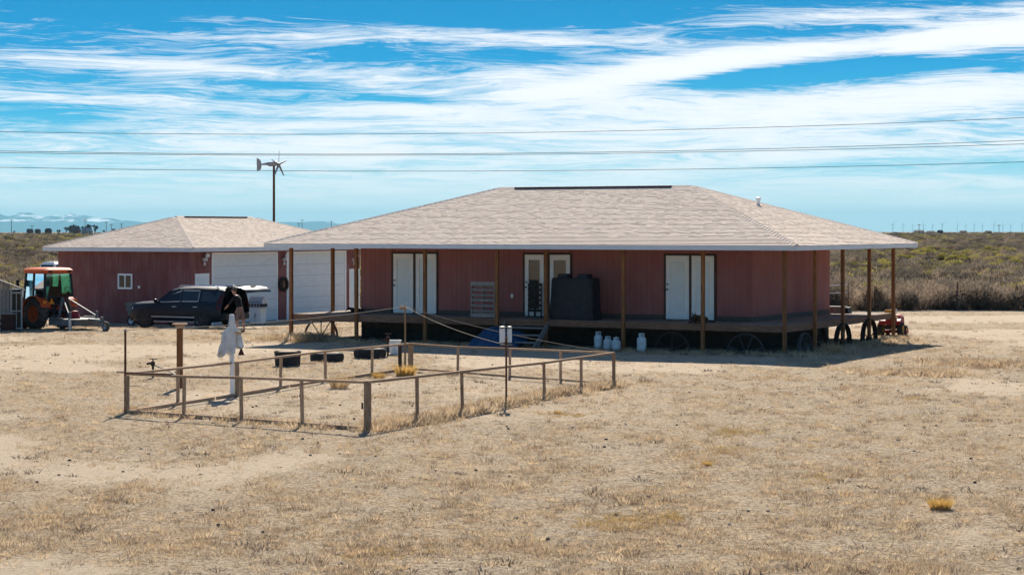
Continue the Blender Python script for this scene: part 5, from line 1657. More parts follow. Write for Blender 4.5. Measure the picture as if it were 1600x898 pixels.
# grey tub behind the nose of the SUV
gb0 = at(212, 475, 86.6)
t_ = thing('garden_cart', 'grey tipped utility cart behind the bonnet of the black car', 'cart', (gb0.x, gb0.y, gz(gb0.x, gb0.y)), -TH)
MB().loft([[(-0.22, -0.2, 0.45), (0.22, -0.2, 0.45), (0.22, 0.2, 0.45), (-0.22, 0.2, 0.45)], [(-0.36, -0.28, 0.98), (0.34, -0.28, 1.05), (0.34, 0.28, 1.05), (-0.36, 0.28, 0.98)]]).build('tray', 'grey_iron', t_)
for s_ in (-1, 1):
    wheel(t_, 'cart_wheel', (0.0, s_ * 0.3, 0.22), 0.22, 0.08, 'black_rubber', 'galv')
MB().bar((0, -0.3, 0.22), (0, 0.3, 0.22), 0.04, 0.04).bar((0, 0, 0.22), (0, 0, 0.46), 0.08, 0.3).bar((0.3, 0, 0.85), (0.9, 0, 0.02), 0.05, 0.05).build('frame', 'dark_metal', t_)

# white pickup whose cab roof shows behind the tractor
pk = at(88, 500, 101.0)
pk.z = gz(pk.x, pk.y)
tp_ = thing('pickup', 'pale pickup truck mostly hidden behind the garage corner', 'truck', pk, R(150))
kz = CAMH - (408.5 - H0) / F * pk.y - pk.z
rg2 = []
for x, w2, zt in ((2.6, 0.85, 1.05), (2.5, 0.95, 1.15), (0.95, 0.98, 1.25), (0.9, 0.98, 1.28), (-2.6, 0.98, 1.28)):
    rg2.append([Vector((x, y * w2, z)) for y, z in ((-0.95, 0.45), (0.95, 0.45), (1, 0.9), (0.97, zt), (-0.97, zt), (-1, 0.9))])
MB().loft(rg2).build('body', 'white_paint', tp_, smooth=True)
cab2 = []
for z, x0, x1, w2 in ((1.27, -0.75, 0.95, 0.93), (kz - 0.12, -0.6, 0.3, 0.76), (kz, -0.45, 0.15, 0.66)):
    cab2.append([Vector((x, y, z)) for x, y in ((x0, -w2), (x1, -w2), (x1, w2), (x0, w2))])
MB().loft(cab2).build('cab', 'white_paint', tp_, smooth=True)
for s_ in (-1, 1):
    MB().prism([(-0.6, s_ * 0.935, 1.34), (0.70, s_ * 0.935, 1.34), (0.24, s_ * 0.79, kz - 0.15), (-0.52, s_ * 0.79, kz - 0.15)], (0, s_ * 0.012, 0)).build('side_window', 'dark_glass', tp_)
    for xx in (1.7, -1.6): wheel(tp_, 'wheel', (xx, s_ * 0.86, 0.38), 0.38, 0.24, 'black_rubber', 'galv')
MB().prism([(-0.775, -0.8, 1.34), (-0.775, 0.8, 1.34), (-0.64, 0.68, kz - 0.15), (-0.64, -0.68, kz - 0.15)], (-0.012, 0, 0)).build('rear_window', 'dark_glass', tp_)

# ------------------------------------------------------------------ small wind turbine behind the garage
tb0 = at(428, 400, 107.0)
tb0.z = gz(tb0.x, tb0.y)
hubz = CAMH - (257.5 - H0) / F * 107.0 - tb0.z
wt = thing('wind_turbine', 'small grey home wind turbine with a tail fin on a rusty pole', 'wind turbine', tb0)
MB().cyl((0, 0, -0.2), (0, 0, hubz - 0.05), 0.075, 0.062, 10).build('pole', 'rust', wt, smooth=True)
mb = MB().lathe([(0.05, -0.35), (0.11, -0.25), (0.13, 0.0), (0.12, 0.16), (0.09, 0.2)], 12, Matrix.Translation((0, 0, hubz + 0.05)) @ Matrix.Rotation(R(83), 4, 'Y') @ Matrix.Rotation(0, 4, 'Z'))
mb.build('nacelle', 'turbine_grey', wt, smooth=True)
MB().bar((-0.25, 0, hubz + 0.06), (-0.72, 0, hubz - 0.0), 0.05, 0.17, h1=0.06).build('tail_boom', 'turbine_grey', wt)
MB().prism([(-0.70, 0, hubz - 0.26), (-0.90, 0, hubz - 0.36), (-0.915, 0, hubz + 0.33), (-0.88, 0, hubz + 0.36), (-0.72, 0, hubz + 0.26), (-0.66, 0, hubz + 0.1), (-0.66, 0, hubz - 0.14)], (0, 0.02, 0)).build('tail_fin', 'turbine_grey', wt)
hubp = Vector((0.25, 0, hubz + 0.02))
MB().lathe([(0.09, -0.05), (0.08, 0.03), (0.03, 0.09)], 10, Matrix.Translation(hubp) @ Matrix.Rotation(R(90), 4, 'Y')).build('hub', 'turbine_grey', wt, smooth=True)
ax = Matrix.Rotation(R(-28), 3, 'Z')
for k_ in range(5):
    a = R(90 + 72 * k_)
    d = ax @ Vector((0.05, math.cos(a), math.sin(a)))
    p1 = hubp + d * 0.72
    sdv = d.cross(ax @ Vector((1, 0, 0))).normalized()
    MB().bar(hubp + d * 0.06, p1, 0.13, 0.02, up=(ax @ Vector((0.85, 0, 0)) + sdv * 0.5), w1=0.05).build('blade', 'turbine_grey', wt)

# ------------------------------------------------------------------ plants


def strand_mat(name, stops, rough=0.9, trans=0.42):
    m = bpy.data.materials.new(name)
    m.use_nodes = True
    t = NT(m.node_tree)
    t.n.clear()
    oi = t.add('ShaderNodeObjectInfo').outputs['Random']
    c = t.ramp(oi, stops)
    co = t.add('ShaderNodeTexCoord').outputs['Object']
    nn = t.noise(co, 7.0, 3, 0.6)
    c = t.mix(1.0, c, t.ramp(nn, [(0.3, 0.78), (0.7, 1.2)]), 'MULTIPLY')
    d = t.add('ShaderNodeBsdfDiffuse', {'Color': c, 'Roughness': 0.5})
    tr_ = t.add('ShaderNodeBsdfTranslucent', {'Color': c})
    mx = t.add('ShaderNodeMixShader', {0: trans, 1: d.outputs[0], 2: tr_.outputs[0]})
    t.add('ShaderNodeOutputMaterial', {'Surface': mx.outputs[0]})
    MATS[name] = m
    return m


strand_mat('dry_grass', [(0.0, (0.20, 0.14, 0.095)), (0.12, (0.30, 0.215, 0.145)), (0.35, (0.56, 0.42, 0.26)), (0.65, (0.72, 0.555, 0.355)), (0.8, (0.42, 0.355, 0.285)), (0.92, (0.56, 0.38, 0.21)), (1.0, (0.76, 0.63, 0.46))])
strand_mat('grey_brush', [(0.0, (0.10, 0.08, 0.064)), (0.4, (0.18, 0.145, 0.115)), (0.75, (0.24, 0.20, 0.145)), (1.0, (0.32, 0.25, 0.175))], trans=0.3)
strand_mat('olive_brush', [(0.0, (0.22, 0.19, 0.055)), (0.5, (0.36, 0.31, 0.085)), (1.0, (0.48, 0.40, 0.12))], trans=0.3)
strand_mat('tan_brush', [(0.0, (0.20, 0.145, 0.095)), (1.0, (0.34, 0.25, 0.16))], trans=0.35)
strand_mat('edge_brush', [(0.0, (0.20, 0.155, 0.122)), (0.5, (0.29, 0.225, 0.17)), (1.0, (0.40, 0.30, 0.21))], trans=0.5)
strand_mat('shadow_weed', [(0.0, (0.15, 0.11, 0.08)), (0.6, (0.24, 0.185, 0.14)), (1.0, (0.32, 0.26, 0.20))], trans=0.15)  # dark weed tone, also stands in for the small shadows under tufts
strand_mat('yellow_tuft', [(0.0, (0.56, 0.365, 0.115)), (1.0, (0.66, 0.45, 0.16))], trans=0.35)
strand_mat('ochre_grass', [(0.0, (0.50, 0.35, 0.14)), (1.0, (0.60, 0.44, 0.22))], trans=0.3)
strand_mat('pale_weed', [(0.0, (0.50, 0.36, 0.20)), (1.0, (0.58, 0.43, 0.25))], trans=0.35)


def tuft_mesh(name, m, n, hgt, spread, wid, lean=0.6, seed=0):
    rd = random.Random(seed)
    mb = MB()
    for i in range(n):
        a = rd.uniform(0, 2 * math.pi)
        r_ = spread * math.sqrt(rd.random())
        h = hgt * rd.uniform(0.45, 1.0)
        b0 = Vector((r_ * math.cos(a), r_ * math.sin(a), -0.01))
        d = Vector((math.cos(a), math.sin(a), 0)) * (lean * h * rd.uniform(0.2, 1.3)) + Vector((rd.uniform(-0.3, 0.3) * h, rd.uniform(-0.3, 0.3) * h, h))
        sd2 = Vector((-math.sin(a), math.cos(a), 0)) if rd.random() < 0.5 else Vector((1, 0, 0))
        sd2 = sd2 * wid * rd.uniform(0.6, 1.2)
        mid = b0 + d * 0.55 + Vector((0, 0, 0.1 * h))
        mb.add([b0 - sd2, b0 + sd2, mid + sd2 * 0.7, mid - sd2 * 0.7, b0 + d], [(0, 1, 2, 3), (3, 2, 4)])
    return mb.mesh(name, m)


def bush_mesh(name, m, n, hgt, rad, seed, leafy=0.0, wid=0.012):
    """many-stemmed shrub: stems fan out from the base and break into fine twigs"""
    rd = random.Random(seed)
    mb = MB()
    for i in range(n):
        a = rd.uniform(0, 2 * math.pi)
        out = math.sqrt(rd.random())
        top = Vector((math.cos(a) * rad * out, math.sin(a) * rad * out, hgt * (1 - 0.55 * out * out) * rd.uniform(0.55, 1.05)))
        b0 = Vector((math.cos(a) * rad * 0.2 * out, math.sin(a) * rad * 0.2 * out, -0.03))
        mid = b0.lerp(top, 0.5) + Vector((math.cos(a), math.sin(a), 0)) * rad * 0.10 * out
        sd2 = Vector((rd.uniform(-1, 1), rd.uniform(-1, 1), 0.2)).normalized() * wid
        mb.add([b0 - sd2, b0 + sd2, mid + sd2 * 0.8, mid - sd2 * 0.8, top], [(0, 1, 2, 3), (3, 2, 4)])
        for j in range(5 if not leafy else 7):
            f = rd.uniform(0.4, 1.0)
            p = b0.lerp(top, f) + Vector((math.cos(a), math.sin(a), 0)) * rad * 0.10 * out * (1 - abs(2 * f - 1))
            e = p + Vector((rd.uniform(-1, 1), rd.uniform(-1, 1), rd.uniform(-0.1, 1.0))) * hgt * (0.15 if not leafy else 0.12)
            s3 = Vector((rd.uniform(-1, 1), rd.uniform(-1, 1), rd.uniform(-1, 1))).normalized() * (wid * 0.9 if not leafy else leafy)
            mb.add([p - s3, p + s3, e], [(0, 1, 2)])
    return mb.mesh(name, m)


def dome_bush(name, m, n, hgt, rad, seed, wid=0.02, ln=0.16):
    """rounded shrub: lumpy crown of short twigs over a fan of stems"""
    rd = random.Random(seed)
    mb = MB()
    lobes = [(rd.uniform(0, 6.28), rd.uniform(0.1, 0.6), rd.uniform(0.5, 1.0)) for _ in range(6)]
    for i in range(n):
        a, c, s_ = rd.choice(lobes)
        ctr = Vector((math.cos(a) * rad * c, math.sin(a) * rad * c, hgt * (0.42 + 0.18 * s_ - 0.25 * c)))
        u = rd.uniform(0, 6.28)
        v = math.acos(rd.uniform(-0.45, 1.0))
        d = Vector((math.sin(v) * math.cos(u), math.sin(v) * math.sin(u), math.cos(v)))
        R0 = rad * (0.36 + 0.2 * s_) * (0.55 + 0.45 * rd.random() ** 0.5)
        p = ctr + Vector((d.x * R0, d.y * R0, d.z * R0 * 0.85 * hgt / rad * 0.75))
        if p.z < 0: continue
        e = p + (d + Vector((rd.uniform(-0.6, 0.6), rd.uniform(-0.6, 0.6), rd.uniform(0, 0.9)))) * ln * rd.uniform(0.5, 1.2)
        s3 = d.cross(Vector((rd.uniform(-1, 1), rd.uniform(-1, 1), rd.uniform(-1, 1)))).normalized() * wid * rd.uniform(0.6, 1.3)
        mb.add([p - s3, p + s3, e], [(0, 1, 2)])
    for i in range(26):
        a = rd.uniform(0, 6.28)
        q = rd.random()
        top = Vector((math.cos(a) * rad * 0.8 * q, math.sin(a) * rad * 0.8 * q, hgt * (0.85 - 0.4 * q)))
        mb.add([(-0.012, 0, -0.03), (0.012, 0, -0.03), top], [(0, 1, 2)])
    return mb.mesh(name, m)


def proto_collection(name, meshes):
    c = bpy.data.collections.new(name)
    for i, me in enumerate(meshes):
        o = bpy.data.objects.new('%s_%02d' % (name, i), me)
        c.objects.link(o)
    return c


def scatter(name, coll, pts, label, cat):
    """points (x, y, z, scale, rotation, index) become instances of the collection's meshes: one 'stuff' object"""
    P = np.array(pts, dtype=np.float32)
    me = bpy.data.meshes.new(name)
    me.vertices.add(len(P))
    me.vertices.foreach_set('co', P[:, :3].ravel())
    for nm, colm, typ in (('scl', 3, 'FLOAT'), ('rot', 4, 'FLOAT'), ('idx', 5, 'INT')):
        a = me.attributes.new(nm, typ, 'POINT')
        a.data.foreach_set('value', P[:, colm].astype(np.int32 if typ == 'INT' else np.float32))
    o = link(bpy.data.objects.new(name, me), None, label, cat, None, 'stuff')
    ng = bpy.data.node_groups.new(name + '_nodes', 'GeometryNodeTree')
    ng.interface.new_socket('Geometry', in_out='INPUT', socket_type='NodeSocketGeometry')
    ng.interface.new_socket('Geometry', in_out='OUTPUT', socket_type='NodeSocketGeometry')
    N, L = ng.nodes, ng.links
    gi_, go_ = N.new('NodeGroupInput'), N.new('NodeGroupOutput')
    ci = N.new('GeometryNodeCollectionInfo')
    ci.inputs['Collection'].default_value = coll
    ci.inputs['Separate Children'].default_value = True
    ci.inputs['Reset Children'].default_value = True
    io = N.new('GeometryNodeInstanceOnPoints')
    io.inputs['Pick Instance'].default_value = True

    def attr(nm, typ):
        a = N.new('GeometryNodeInputNamedAttribute')
        a.data_type = typ
        a.inputs['Name'].default_value = nm
        return a.outputs['Attribute']
    cx = N.new('ShaderNodeCombineXYZ')
    L.new(attr('rot', 'FLOAT'), cx.inputs[2])
    L.new(gi_.outputs[0], io.inputs['Points'])
    L.new(ci.outputs[0], io.inputs['Instance'])
    L.new(attr('idx', 'INT'), io.inputs['Instance Index'])
    L.new(cx.outputs[0], io.inputs['Rotation'])
    L.new(attr('scl', 'FLOAT'), io.inputs['Scale'])
    L.new(io.outputs[0], go_.inputs[0])
    md = o.modifiers.new('scatter', 'NODES')
    md.node_group = ng
    return o


def in_frame(x, y, m=1.35):
    return abs(x) < 0.2528 * y * m + 4


def house_xy(x, y):
    dx, dy = x - HX, y - HY
    return ct * dx - st * dy, st * dx + ct * dy


# dry grass and litter on the yard
tufts = [tuft_mesh('tuft', 'dry_grass', 16 + 3 * (i % 3), 0.04 + 0.012 * (i % 4), 0.07 + 0.02 * (i % 3), 0.0042, 1.2, 100 + i) for i in range(8)]
tufts += [tuft_mesh('tuft', 'dry_grass', 26, 0.12, 0.09, 0.0045, 0.9, 200 + i) for i in range(3)]
tufts += [tuft_mesh('tuft', 'shadow_weed', 22, 0.07, 0.10, 0.006, 1.3, 230 + i) for i in range(3)]
gcoll = proto_collection('grass_proto', tufts)
pts = []
NG = 150000
for _ in range(NG):
    # denser near the camera: sample depth so that the picture is evenly covered
    u = random.random()
    y = 1 / ((1 - u) / 20.5 + u / 93.0)
    y = 20.5 + (93 - 20.5) * (0.35 * (y - 20.5) / 72.5 + 0.65 * u ** 1.15) if random.random() < 0.6 else y
    x = random.uniform(-1, 1) * (0.2528 * y * 1.2 + 3.0)
    bb = bare(x, y)
    hx_, hy_ = house_xy(x, y)
    if -W_ + 0.2 < hx_ < -0.3 and 0.9 < hy_ < V_: continue
    clump = noise.noise((x * 0.8, y * 0.55, 6.0)) + 0.6 * noise.noise((x * 2.6, y * 1.8, 2.0))
    p = (1 - bb) * (0.46 + 0.7 * clump)
    if random.random() > p: continue
    tall = random.random() < 0.05 + 0.10 * max(0, clump)
    pts.append((x, y, gz(x, y) - 0.004, random.uniform(0.55, 1.15) * (1 + 0.006 * max(0, y - 40)), random.uniform(0, 6.28), (8 + random.randrange(3)) if tall else random.randrange(8)))
for _ in range(2600):  # dark weed clumps that double as painted shadow spots on the yard
    y = 21 + 60 * random.random() ** 1.4
    x = random.uniform(-1, 1) * (0.2528 * y * 1.05 + 1)
    hx_, hy_ = house_xy(x, y)
    if -W_ < hx_ < 0.3 and hy_ > -0.3: continue
    if noise.noise((x * 0.35, y * 0.25, 31.0)) + 0.5 * noise.noise((x * 1.3, y, 17.0)) < 0.12: continue
    pts.append((x, y, gz(x, y) - 0.004, random.choice((0.45, 0.6, 0.7, 0.9, 1.3)), random.uniform(0, 6.28), 11 + random.randrange(3)))
# taller dry weeds along the pen's near sides, under the deck edge and around the posts


def weeds(p, q, n, wid, s0, s1):
    for _ in range(n):
        v = p.lerp(q, random.random())
        x, y = v.x + random.gauss(0, wid), v.y + random.gauss(0, wid)
        pts.append((x, y, gz(x, y) - 0.005, random.uniform(s0, s1), random.uniform(0, 6.28), 8 + random.randrange(3)))


weeds(c_f, c_r, 520, 0.30, 0.7, 2.0)
weeds(c_f, c_r, 260, 0.15, 1.0, 2.2)
weeds(c_fl, c_f, 160, 0.2, 0.6, 1.5)
weeds(hw(PL - 1, 0.0), hw(PR + 1, 0.0), 500, 0.5, 0.8, 1.8)
weeds(hw(PL, 0.6), hw(PL + 1.6, 0.3), 160, 0.35, 1.5, 3.2)
weeds(hw(-0.2, 0.5), hw(-0.2, V_), 260, 0.5, 0.9, 2.0)
weeds(gp(1380, 585), gp(1480, 583), 160, 0.35, 1.0, 2.0)
weeds(gp(1480, 568), gp(1600, 572), 200, 0.8, 1.0, 2.0)
weeds(gp(1420, 584), gp(1475, 588), 120, 0.25, 1.0, 2.2)
scatter('dry_grass', gcoll, pts, 'short dry straw grass and litter over the bare yard', 'grass')

# small dark stones and droppings
stc = []
for i in range(4):
    mb = MB().blob((0, 0, 0.012), (0.03, 0.024, 0.02), 6, 4, 0.25)
    stc.append(mb.mesh('clod', 'dark_wood' if i % 2 else 'soil', smooth=True))
cc = proto_collection('clod_proto', stc)
pts = []
for _ in range(1000):
    y = random.uniform(21, 70)
    x = random.uniform(-1, 1) * (0.2528 * y * 1.05 + 1)
    hx_, hy_ = house_xy(x, y)
    if -W_ < hx_ < 0.3 and hy_ > -0.3: continue
    pts.append((x, y, gz(x, y) - 0.004, random.choice((0.3, 0.4, 0.5, 0.6, 0.75, 1.1)), random.uniform(0, 6.28), random.randrange(4)))
scatter('dirt_clods', cc, pts, 'small dark clods and stones strewn over the yard', 'stones')

# brush that covers the plain behind
bm_ = [dome_bush('bush', 'grey_brush', 560, 0.85 + 0.08 * i, 0.66 + 0.05 * i, 300 + i, wid=0.032, ln=0.10) for i in range(4)]
bm_ += [dome_bush('bush', 'tan_brush', 460, 0.85 + 0.15 * i, 0.56 + 0.05 * i, 340 + i, wid=0.028, ln=0.12) for i in range(2)]
bm_ += [dome_bush('bush', 'olive_brush', 560, 0.8 + 0.12 * i, 0.7, 360 + i, wid=0.036, ln=0.09) for i in range(2)]
bm_ += [bush_mesh('bush', 'edge_brush', 70, 1.0 + 0.1 * i, 0.6, 380 + i, wid=0.011) for i in range(3)]
bcoll = proto_collection('brush_proto', bm_)
pts = []
seen = 0


def add_bush(x, y, s_, kind=None):
    if kind is None:
        q = noise.noise((x * 0.045, y * 0.03, 11.0)) + 0.5 * noise.noise((x * 0.2, y * 0.12, 3.0))
        r_ = random.random()
        if q > 0.08 and r_ < 0.36 + q or r_ < 0.06: kind = 6 + random.randrange(2)
        elif r_ < 0.20: kind = 4 + random.randrange(2)
        else: kind = random.randrange(4)
        if random.random() < 0.12: kind = 8 + random.randrange(3)
    pts.append((x, y, gz(x, y) - 0.03, s_, random.uniform(0, 6.28), kind))


def edge_y(x):
    """near edge of the brush: straight across the back of the yard"""
    return 95.5 + 1.2 * noise.noise((x * 0.15, 0, 1.0)) if x > -6 else 104 + 2.5 * noise.noise((x * 0.15, 0, 1.0))


# the tall front row
for _ in range(760):
    y0 = random.uniform(0, 13)
    x = random.uniform(-2, 38)
    y = edge_y(x) + y0 * y0 / 13
    if in_frame(x, y): add_bush(x, y, random.uniform(0.7, 1.5) * (1.1 - 0.03 * y0), 8 + random.randrange(3) if random.random() < 0.8 else random.randrange(6))
for _ in range(1050):
    x = random.uniform(-40, -14)
    y = edge_y(x) + random.uniform(0, 14)
    if in_frame(x, y): add_bush(x, y, random.uniform(0.7, 1.35))
n_b = 0
while n_b < 33000:
    u = random.random()
    y = 96 * (1250 / 96.0) ** (u ** 1.1)
    x = random.uniform(-1, 1) * (0.2528 * y * 1.35 + 4)
    px = 800 + F * x / y
    if 450 < px < 1250 and (y > 420 or random.random() < 0.5):
        n_b += 0.2
        continue
    n_b += 1
    if y < edge_y(x) + (9 if x > 0 else 0): continue
    gx_, gy_ = ct * (x - GO[0]) - st * (y - GO[1]), st * (x - GO[0]) + ct * (y - GO[1])
    if -GW - 1 < gx_ < 4 and -3 < gy_ < GV + 1.5: continue
    if noise.noise((x * 0.06, y * 0.035, 20.0)) < -0.42: continue
    add_bush(x, y, random.uniform(0.5, 1.45) * (1 + min(0.7, max(0, y - 200) / 700)))
scatter('brush', bcoll, pts, 'grey brown and olive desert brush covering the plain', 'brush')

# single yellow tufts and tumbleweeds
yt = tuft_mesh('tuft_strands', 'yellow_tuft', 420, 0.20, 0.16, 0.006, 0.9, 501)
tm = tuft_mesh('tuft_strands', 'pale_weed', 260, 0.30, 0.18, 0.005, 0.9, 502)


def single(name, me, px, py, s_, label, cat, grp):
    p = gp(px, py)
    o = bpy.data.objects.new(name, me)
    link(o, None, label, cat, grp, None, (p.x, p.y, p.z - 0.01), random.uniform(0, 6))
    o.scale = (s_, s_, s_ * 1.35)
    return o


single('yellow_grass_tuft', yt, 633, 587, 1.35, 'bright yellow grass tuft at the foot of the yellow green pole', 'grass tuft', 'yellow grass tufts')
single('yellow_grass_tuft', yt, 592, 591, 0.8, 'small yellow grass tuft left of the largest tuft in the pen', 'grass tuft', 'yellow grass tufts')
single('yellow_grass_tuft', yt, 1469, 795, 0.75, 'yellow grass tuft alone in the bare right foreground', 'grass tuft', 'yellow grass tufts')
single('yellow_grass_tuft', yt, 1105, 727, 0.38, 'flat yellow grass tuft in the yard below the corner post', 'grass tuft', 'yellow grass tufts')
single('yellow_grass_tuft', yt, 871, 646, 0.36, 'small yellow grass tuft just outside the right side of the pen', 'grass tuft', 'yellow grass tufts')
single('dry_weed', tm, 530, 606, 1.1, 'pale orange dry weed against the back rail inside the pen', 'weed', 'dry weeds')
single('dry_weed', tm, 1299, 551, 1.1, 'round brown tumbleweed in the shade under the right deck', 'weed', 'dry weeds')
single('dry_weed', tm, 467, 535, 0.9, 'dry weed clump at the foot of the leftmost porch post', 'weed', 'dry weeds')

# yellowed patches of grass
ypts = []
ycoll = proto_collection('yellow_proto', [tuft_mesh('tuft', 'ochre_grass', 20, 0.07, 0.07, 0.005, 1.0, 520 + i) for i in range(3)])
for cx, cy, rx, ry, n in ((1150, 675, 42, 9, 90), (965, 818, 60, 12, 130), (1040, 808, 40, 8, 60), (1140, 705, 40, 8, 50), (880, 648, 30, 4, 40), (215, 640, 25, 5, 50), (455, 662, 30, 3, 40), (1430, 622, 20, 4, 25), (1290, 748, 30, 8, 30), (600, 860, 60, 14, 30)):
    for _ in range(n):
        p = gp(random.gauss(cx, rx * 0.5), random.gauss(cy, ry * 0.5))
        ypts.append((p.x, p.y, p.z - 0.003, random.uniform(0.5, 1.1), random.uniform(0, 6.28), random.randrange(3)))
scatter('yellow_grass', ycoll, ypts, 'low yellowed grass growing in scattered patches', 'grass')

# wire fence along the brush
fc0 = hw(0, 0)
for i, (px, top) in enumerate(((1367, 447), (1493, 441))):
    p = at(px, 478, 94.6)
    p.z = gz(p.x, p.y)
    t_ = thing('fence_post', ['thin dark steel fence post at the edge of the brush near the deck', 'bent dark steel fence post in the brush at the far right'][i], 'post', p, 0, 'steel fence posts at the brush edge')
    h = CAMH - (top - H0) / F * 94.6 - p.z
    MB().bar((0, 0, -0.2), (0.10 * i, 0, h), 0.05, 0.012).bar((0, 0.02, -0.2), (0.10 * i, 0.02, h), 0.012, 0.04).build('steel_bar', 'black_iron', t_)
    MB().bar((-0.06, 0.0, 0.02), (0.06, 0.0, 0.02), 0.01, 0.1).build('anchor_plate', 'black_iron', t_)
pr0, pr1 = at(1288, 478, 92.5), at(1326, 478, 93.5)
t_ = thing('pipe_rail', 'pale metal pipe rail beyond the deck beside the house wall', 'rail', (pr0.x, pr0.y, gz(pr0.x, pr0.y)))
dv_ = pr1 - pr0
dv_.z = 0
for h in (1.25, 0.9): MB().cyl((0, 0, h), tuple(dv_ + Vector((0, 0, h))), 0.017, n=8).build('pipe', 'galv', t_, smooth=True)
for f_ in (0.02, 0.98): MB().cyl(tuple(dv_ * f_ + Vector((0, 0, -0.2))), tuple(dv_ * f_ + Vector((0, 0, 1.3))), 0.022, n=8).build('upright', 'rust', t_, smooth=True)

# ------------------------------------------------------------------ overhead wires
WD = 125.0
wires = [(206, 207.5, 184, 0.0, 'topmost overhead wire crossing the sky'), (236, 239.5, 219.5, -0.9, 'second overhead wire from the top, upper of a close pair'), (238.5, 241.5, 225, 0.9, 'third overhead wire from the top, lower of a close pair'), (261.5, 267, 253, 0.0, 'lowest overhead wire, passing behind the small turbine')]
XE = 48.0
ends = {-1: [], 1: []}
for yl, ym, yr, dy, lab in wires:
    Y = WD + dy
    b_ = (yr - yl) / 2
    c_ = (yr + yl) / 2 - ym
    pts_ = []
    for i in range(49):
        X = -XE + 2 * XE * i / 48
        tt = (F * X / Y) / 800
        py = ym + b_ * tt + c_ * tt * tt
        pts_.append(Vector((X, Y, CAMH - (py - H0) / F * Y)))
    ends[-1].append(pts_[0]); ends[1].append(pts_[-1])
    MB().tube([p - pts_[0] for p in pts_], 0.017, 5).build('power_line', 'wire', None, smooth='all', label=lab, cat='wire', group='overhead wires', loc=pts_[0])
for s_ in (-1, 1):
    top = max(p.z for p in ends[s_]) + 0.35
    b0 = Vector((s_ * XE, WD, gz(s_ * XE, WD)))
    t_ = thing('utility_pole', 'wooden utility pole carrying the overhead wires, %s of the yard' % ('left' if s_ < 0 else 'right'), 'pole', b0, 0, 'utility poles')
    MB().cyl((0, 0, -0.5), (0, 0, top - b0.z), 0.16, 0.11, 10).build('pole_shaft', 'bark', t_, smooth=True)
    for p in ends[s_]:
        MB().bar((0, -1.1 if abs(p.y - WD) > 0.1 else -0.15, p.z - b0.z - 0.1), (0, 1.1 if abs(p.y - WD) > 0.1 else 0.15, p.z - b0.z - 0.1), 0.09, 0.1).cyl((0, p.y - WD, p.z - b0.z - 0.06), (0, p.y - WD, p.z - b0.z + 0.03), 0.03, n=6).build('crossarm', 'bark', t_)

# ------------------------------------------------------------------ far plain


def far_house(px, py, wpx, hpx, Y, wall, roofm, label, roof_h=0.4, grp=None, name='farmhouse', cat='house'):
    s_ = Y / F
    w_, h_ = wpx * s_, hpx * s_
    x = (px - 800) * s_
    zg = gz(x, Y)
    t3 = thing(name, label, cat, (x, Y, zg), random.uniform(-0.3, 0.3), grp)
    hz = max(h_, CAMH - (py - hpx - H0) * s_ - zg)
    wz = hz * (1 - roof_h)
    MB().box(-w_ / 2, w_ / 2, -w_ * 0.3, w_ * 0.3, -0.3, wz).build('wall', wall, t3)
    MB().loft([[(-w_ / 2 - 0.3, -w_ * 0.3 - 0.3, wz), (w_ / 2 + 0.3, -w_ * 0.3 - 0.3, wz), (w_ / 2 + 0.3, w_ * 0.3 + 0.3, wz), (-w_ / 2 - 0.3, w_ * 0.3 + 0.3, wz)], [(-w_ * 0.42, -0.1, hz), (w_ * 0.42, -0.1, hz), (w_ * 0.42, 0.1, hz), (-w_ * 0.42, 0.1, hz)]]).build('roof', roofm, t3)
    MB().box(-w_ * 0.06, w_ * 0.06, -w_ * 0.3 - 0.05, -w_ * 0.3 + 0.01, 0.0, wz * 0.7).build('door', 'dark_wood', t3)
    for f_ in (-0.3, 0.3): MB().box(f_ * w_ - 0.4, f_ * w_ + 0.4, -w_ * 0.3 - 0.05, -w_ * 0.3 + 0.01, wz * 0.4, wz * 0.75).build('window', 'dark_glass', t3)


G1 = 'distant buildings on the horizon'
far_house(47, 361, 9.5, 3.6, 1500, 'far_brick', 'far_roof', 'distant low red-brown shed, leftmost on the horizon', 0.3, G1)
far_house(59, 361, 8, 3.3, 1500, 'far_brick', 'far_roof', 'distant low red-brown shed, second from the left on the horizon', 0.3, G1)
far_house(75.5, 360.5, 9, 4, 1500, 'far_brick', 'far_roof', 'distant brown barn beside a bare tree on the left horizon', 0.4, G1)
far_house(118, 360, 14, 5, 1450, 'far_brick', 'far_roof', 'distant dark brown house under the grove on the left horizon', 0.4, G1)
far_house(136, 361, 17, 5, 1430, 'far_wall', 'far_wall', 'distant pale roofed house under the grove on the left horizon', 0.45, G1)
far_house(178, 361.5, 6, 4, 1430, 'far_brick', 'far_roof', 'distant small dark hut near the left garage roof edge', 0.5, G1)
far_house(1436, 362.5, 16, 3.2, 1330, 'far_wall', 'far_roof', 'distant long grey building, leftmost on the right horizon', 0.3, G1)
far_house(1454, 363, 13, 2.4, 1330, 'far_wall', 'far_roof', 'distant low grey shed, second on the right horizon', 0.3, G1)
far_house(1469, 362.5, 8, 3.2, 1330, 'far_brick', 'far_roof', 'distant dark grey barn, third on the right horizon', 0.4, G1)
far_house(1505, 362.8, 11, 2.6, 1330, 'far_wall', 'far_roof', 'distant grey shed, fourth on the right horizon', 0.3, G1)
far_house(1544, 363.2, 10, 2.8, 1330, 'far_brick', 'far_roof', 'distant dark red shed, rightmost on the right horizon', 0.3, G1)


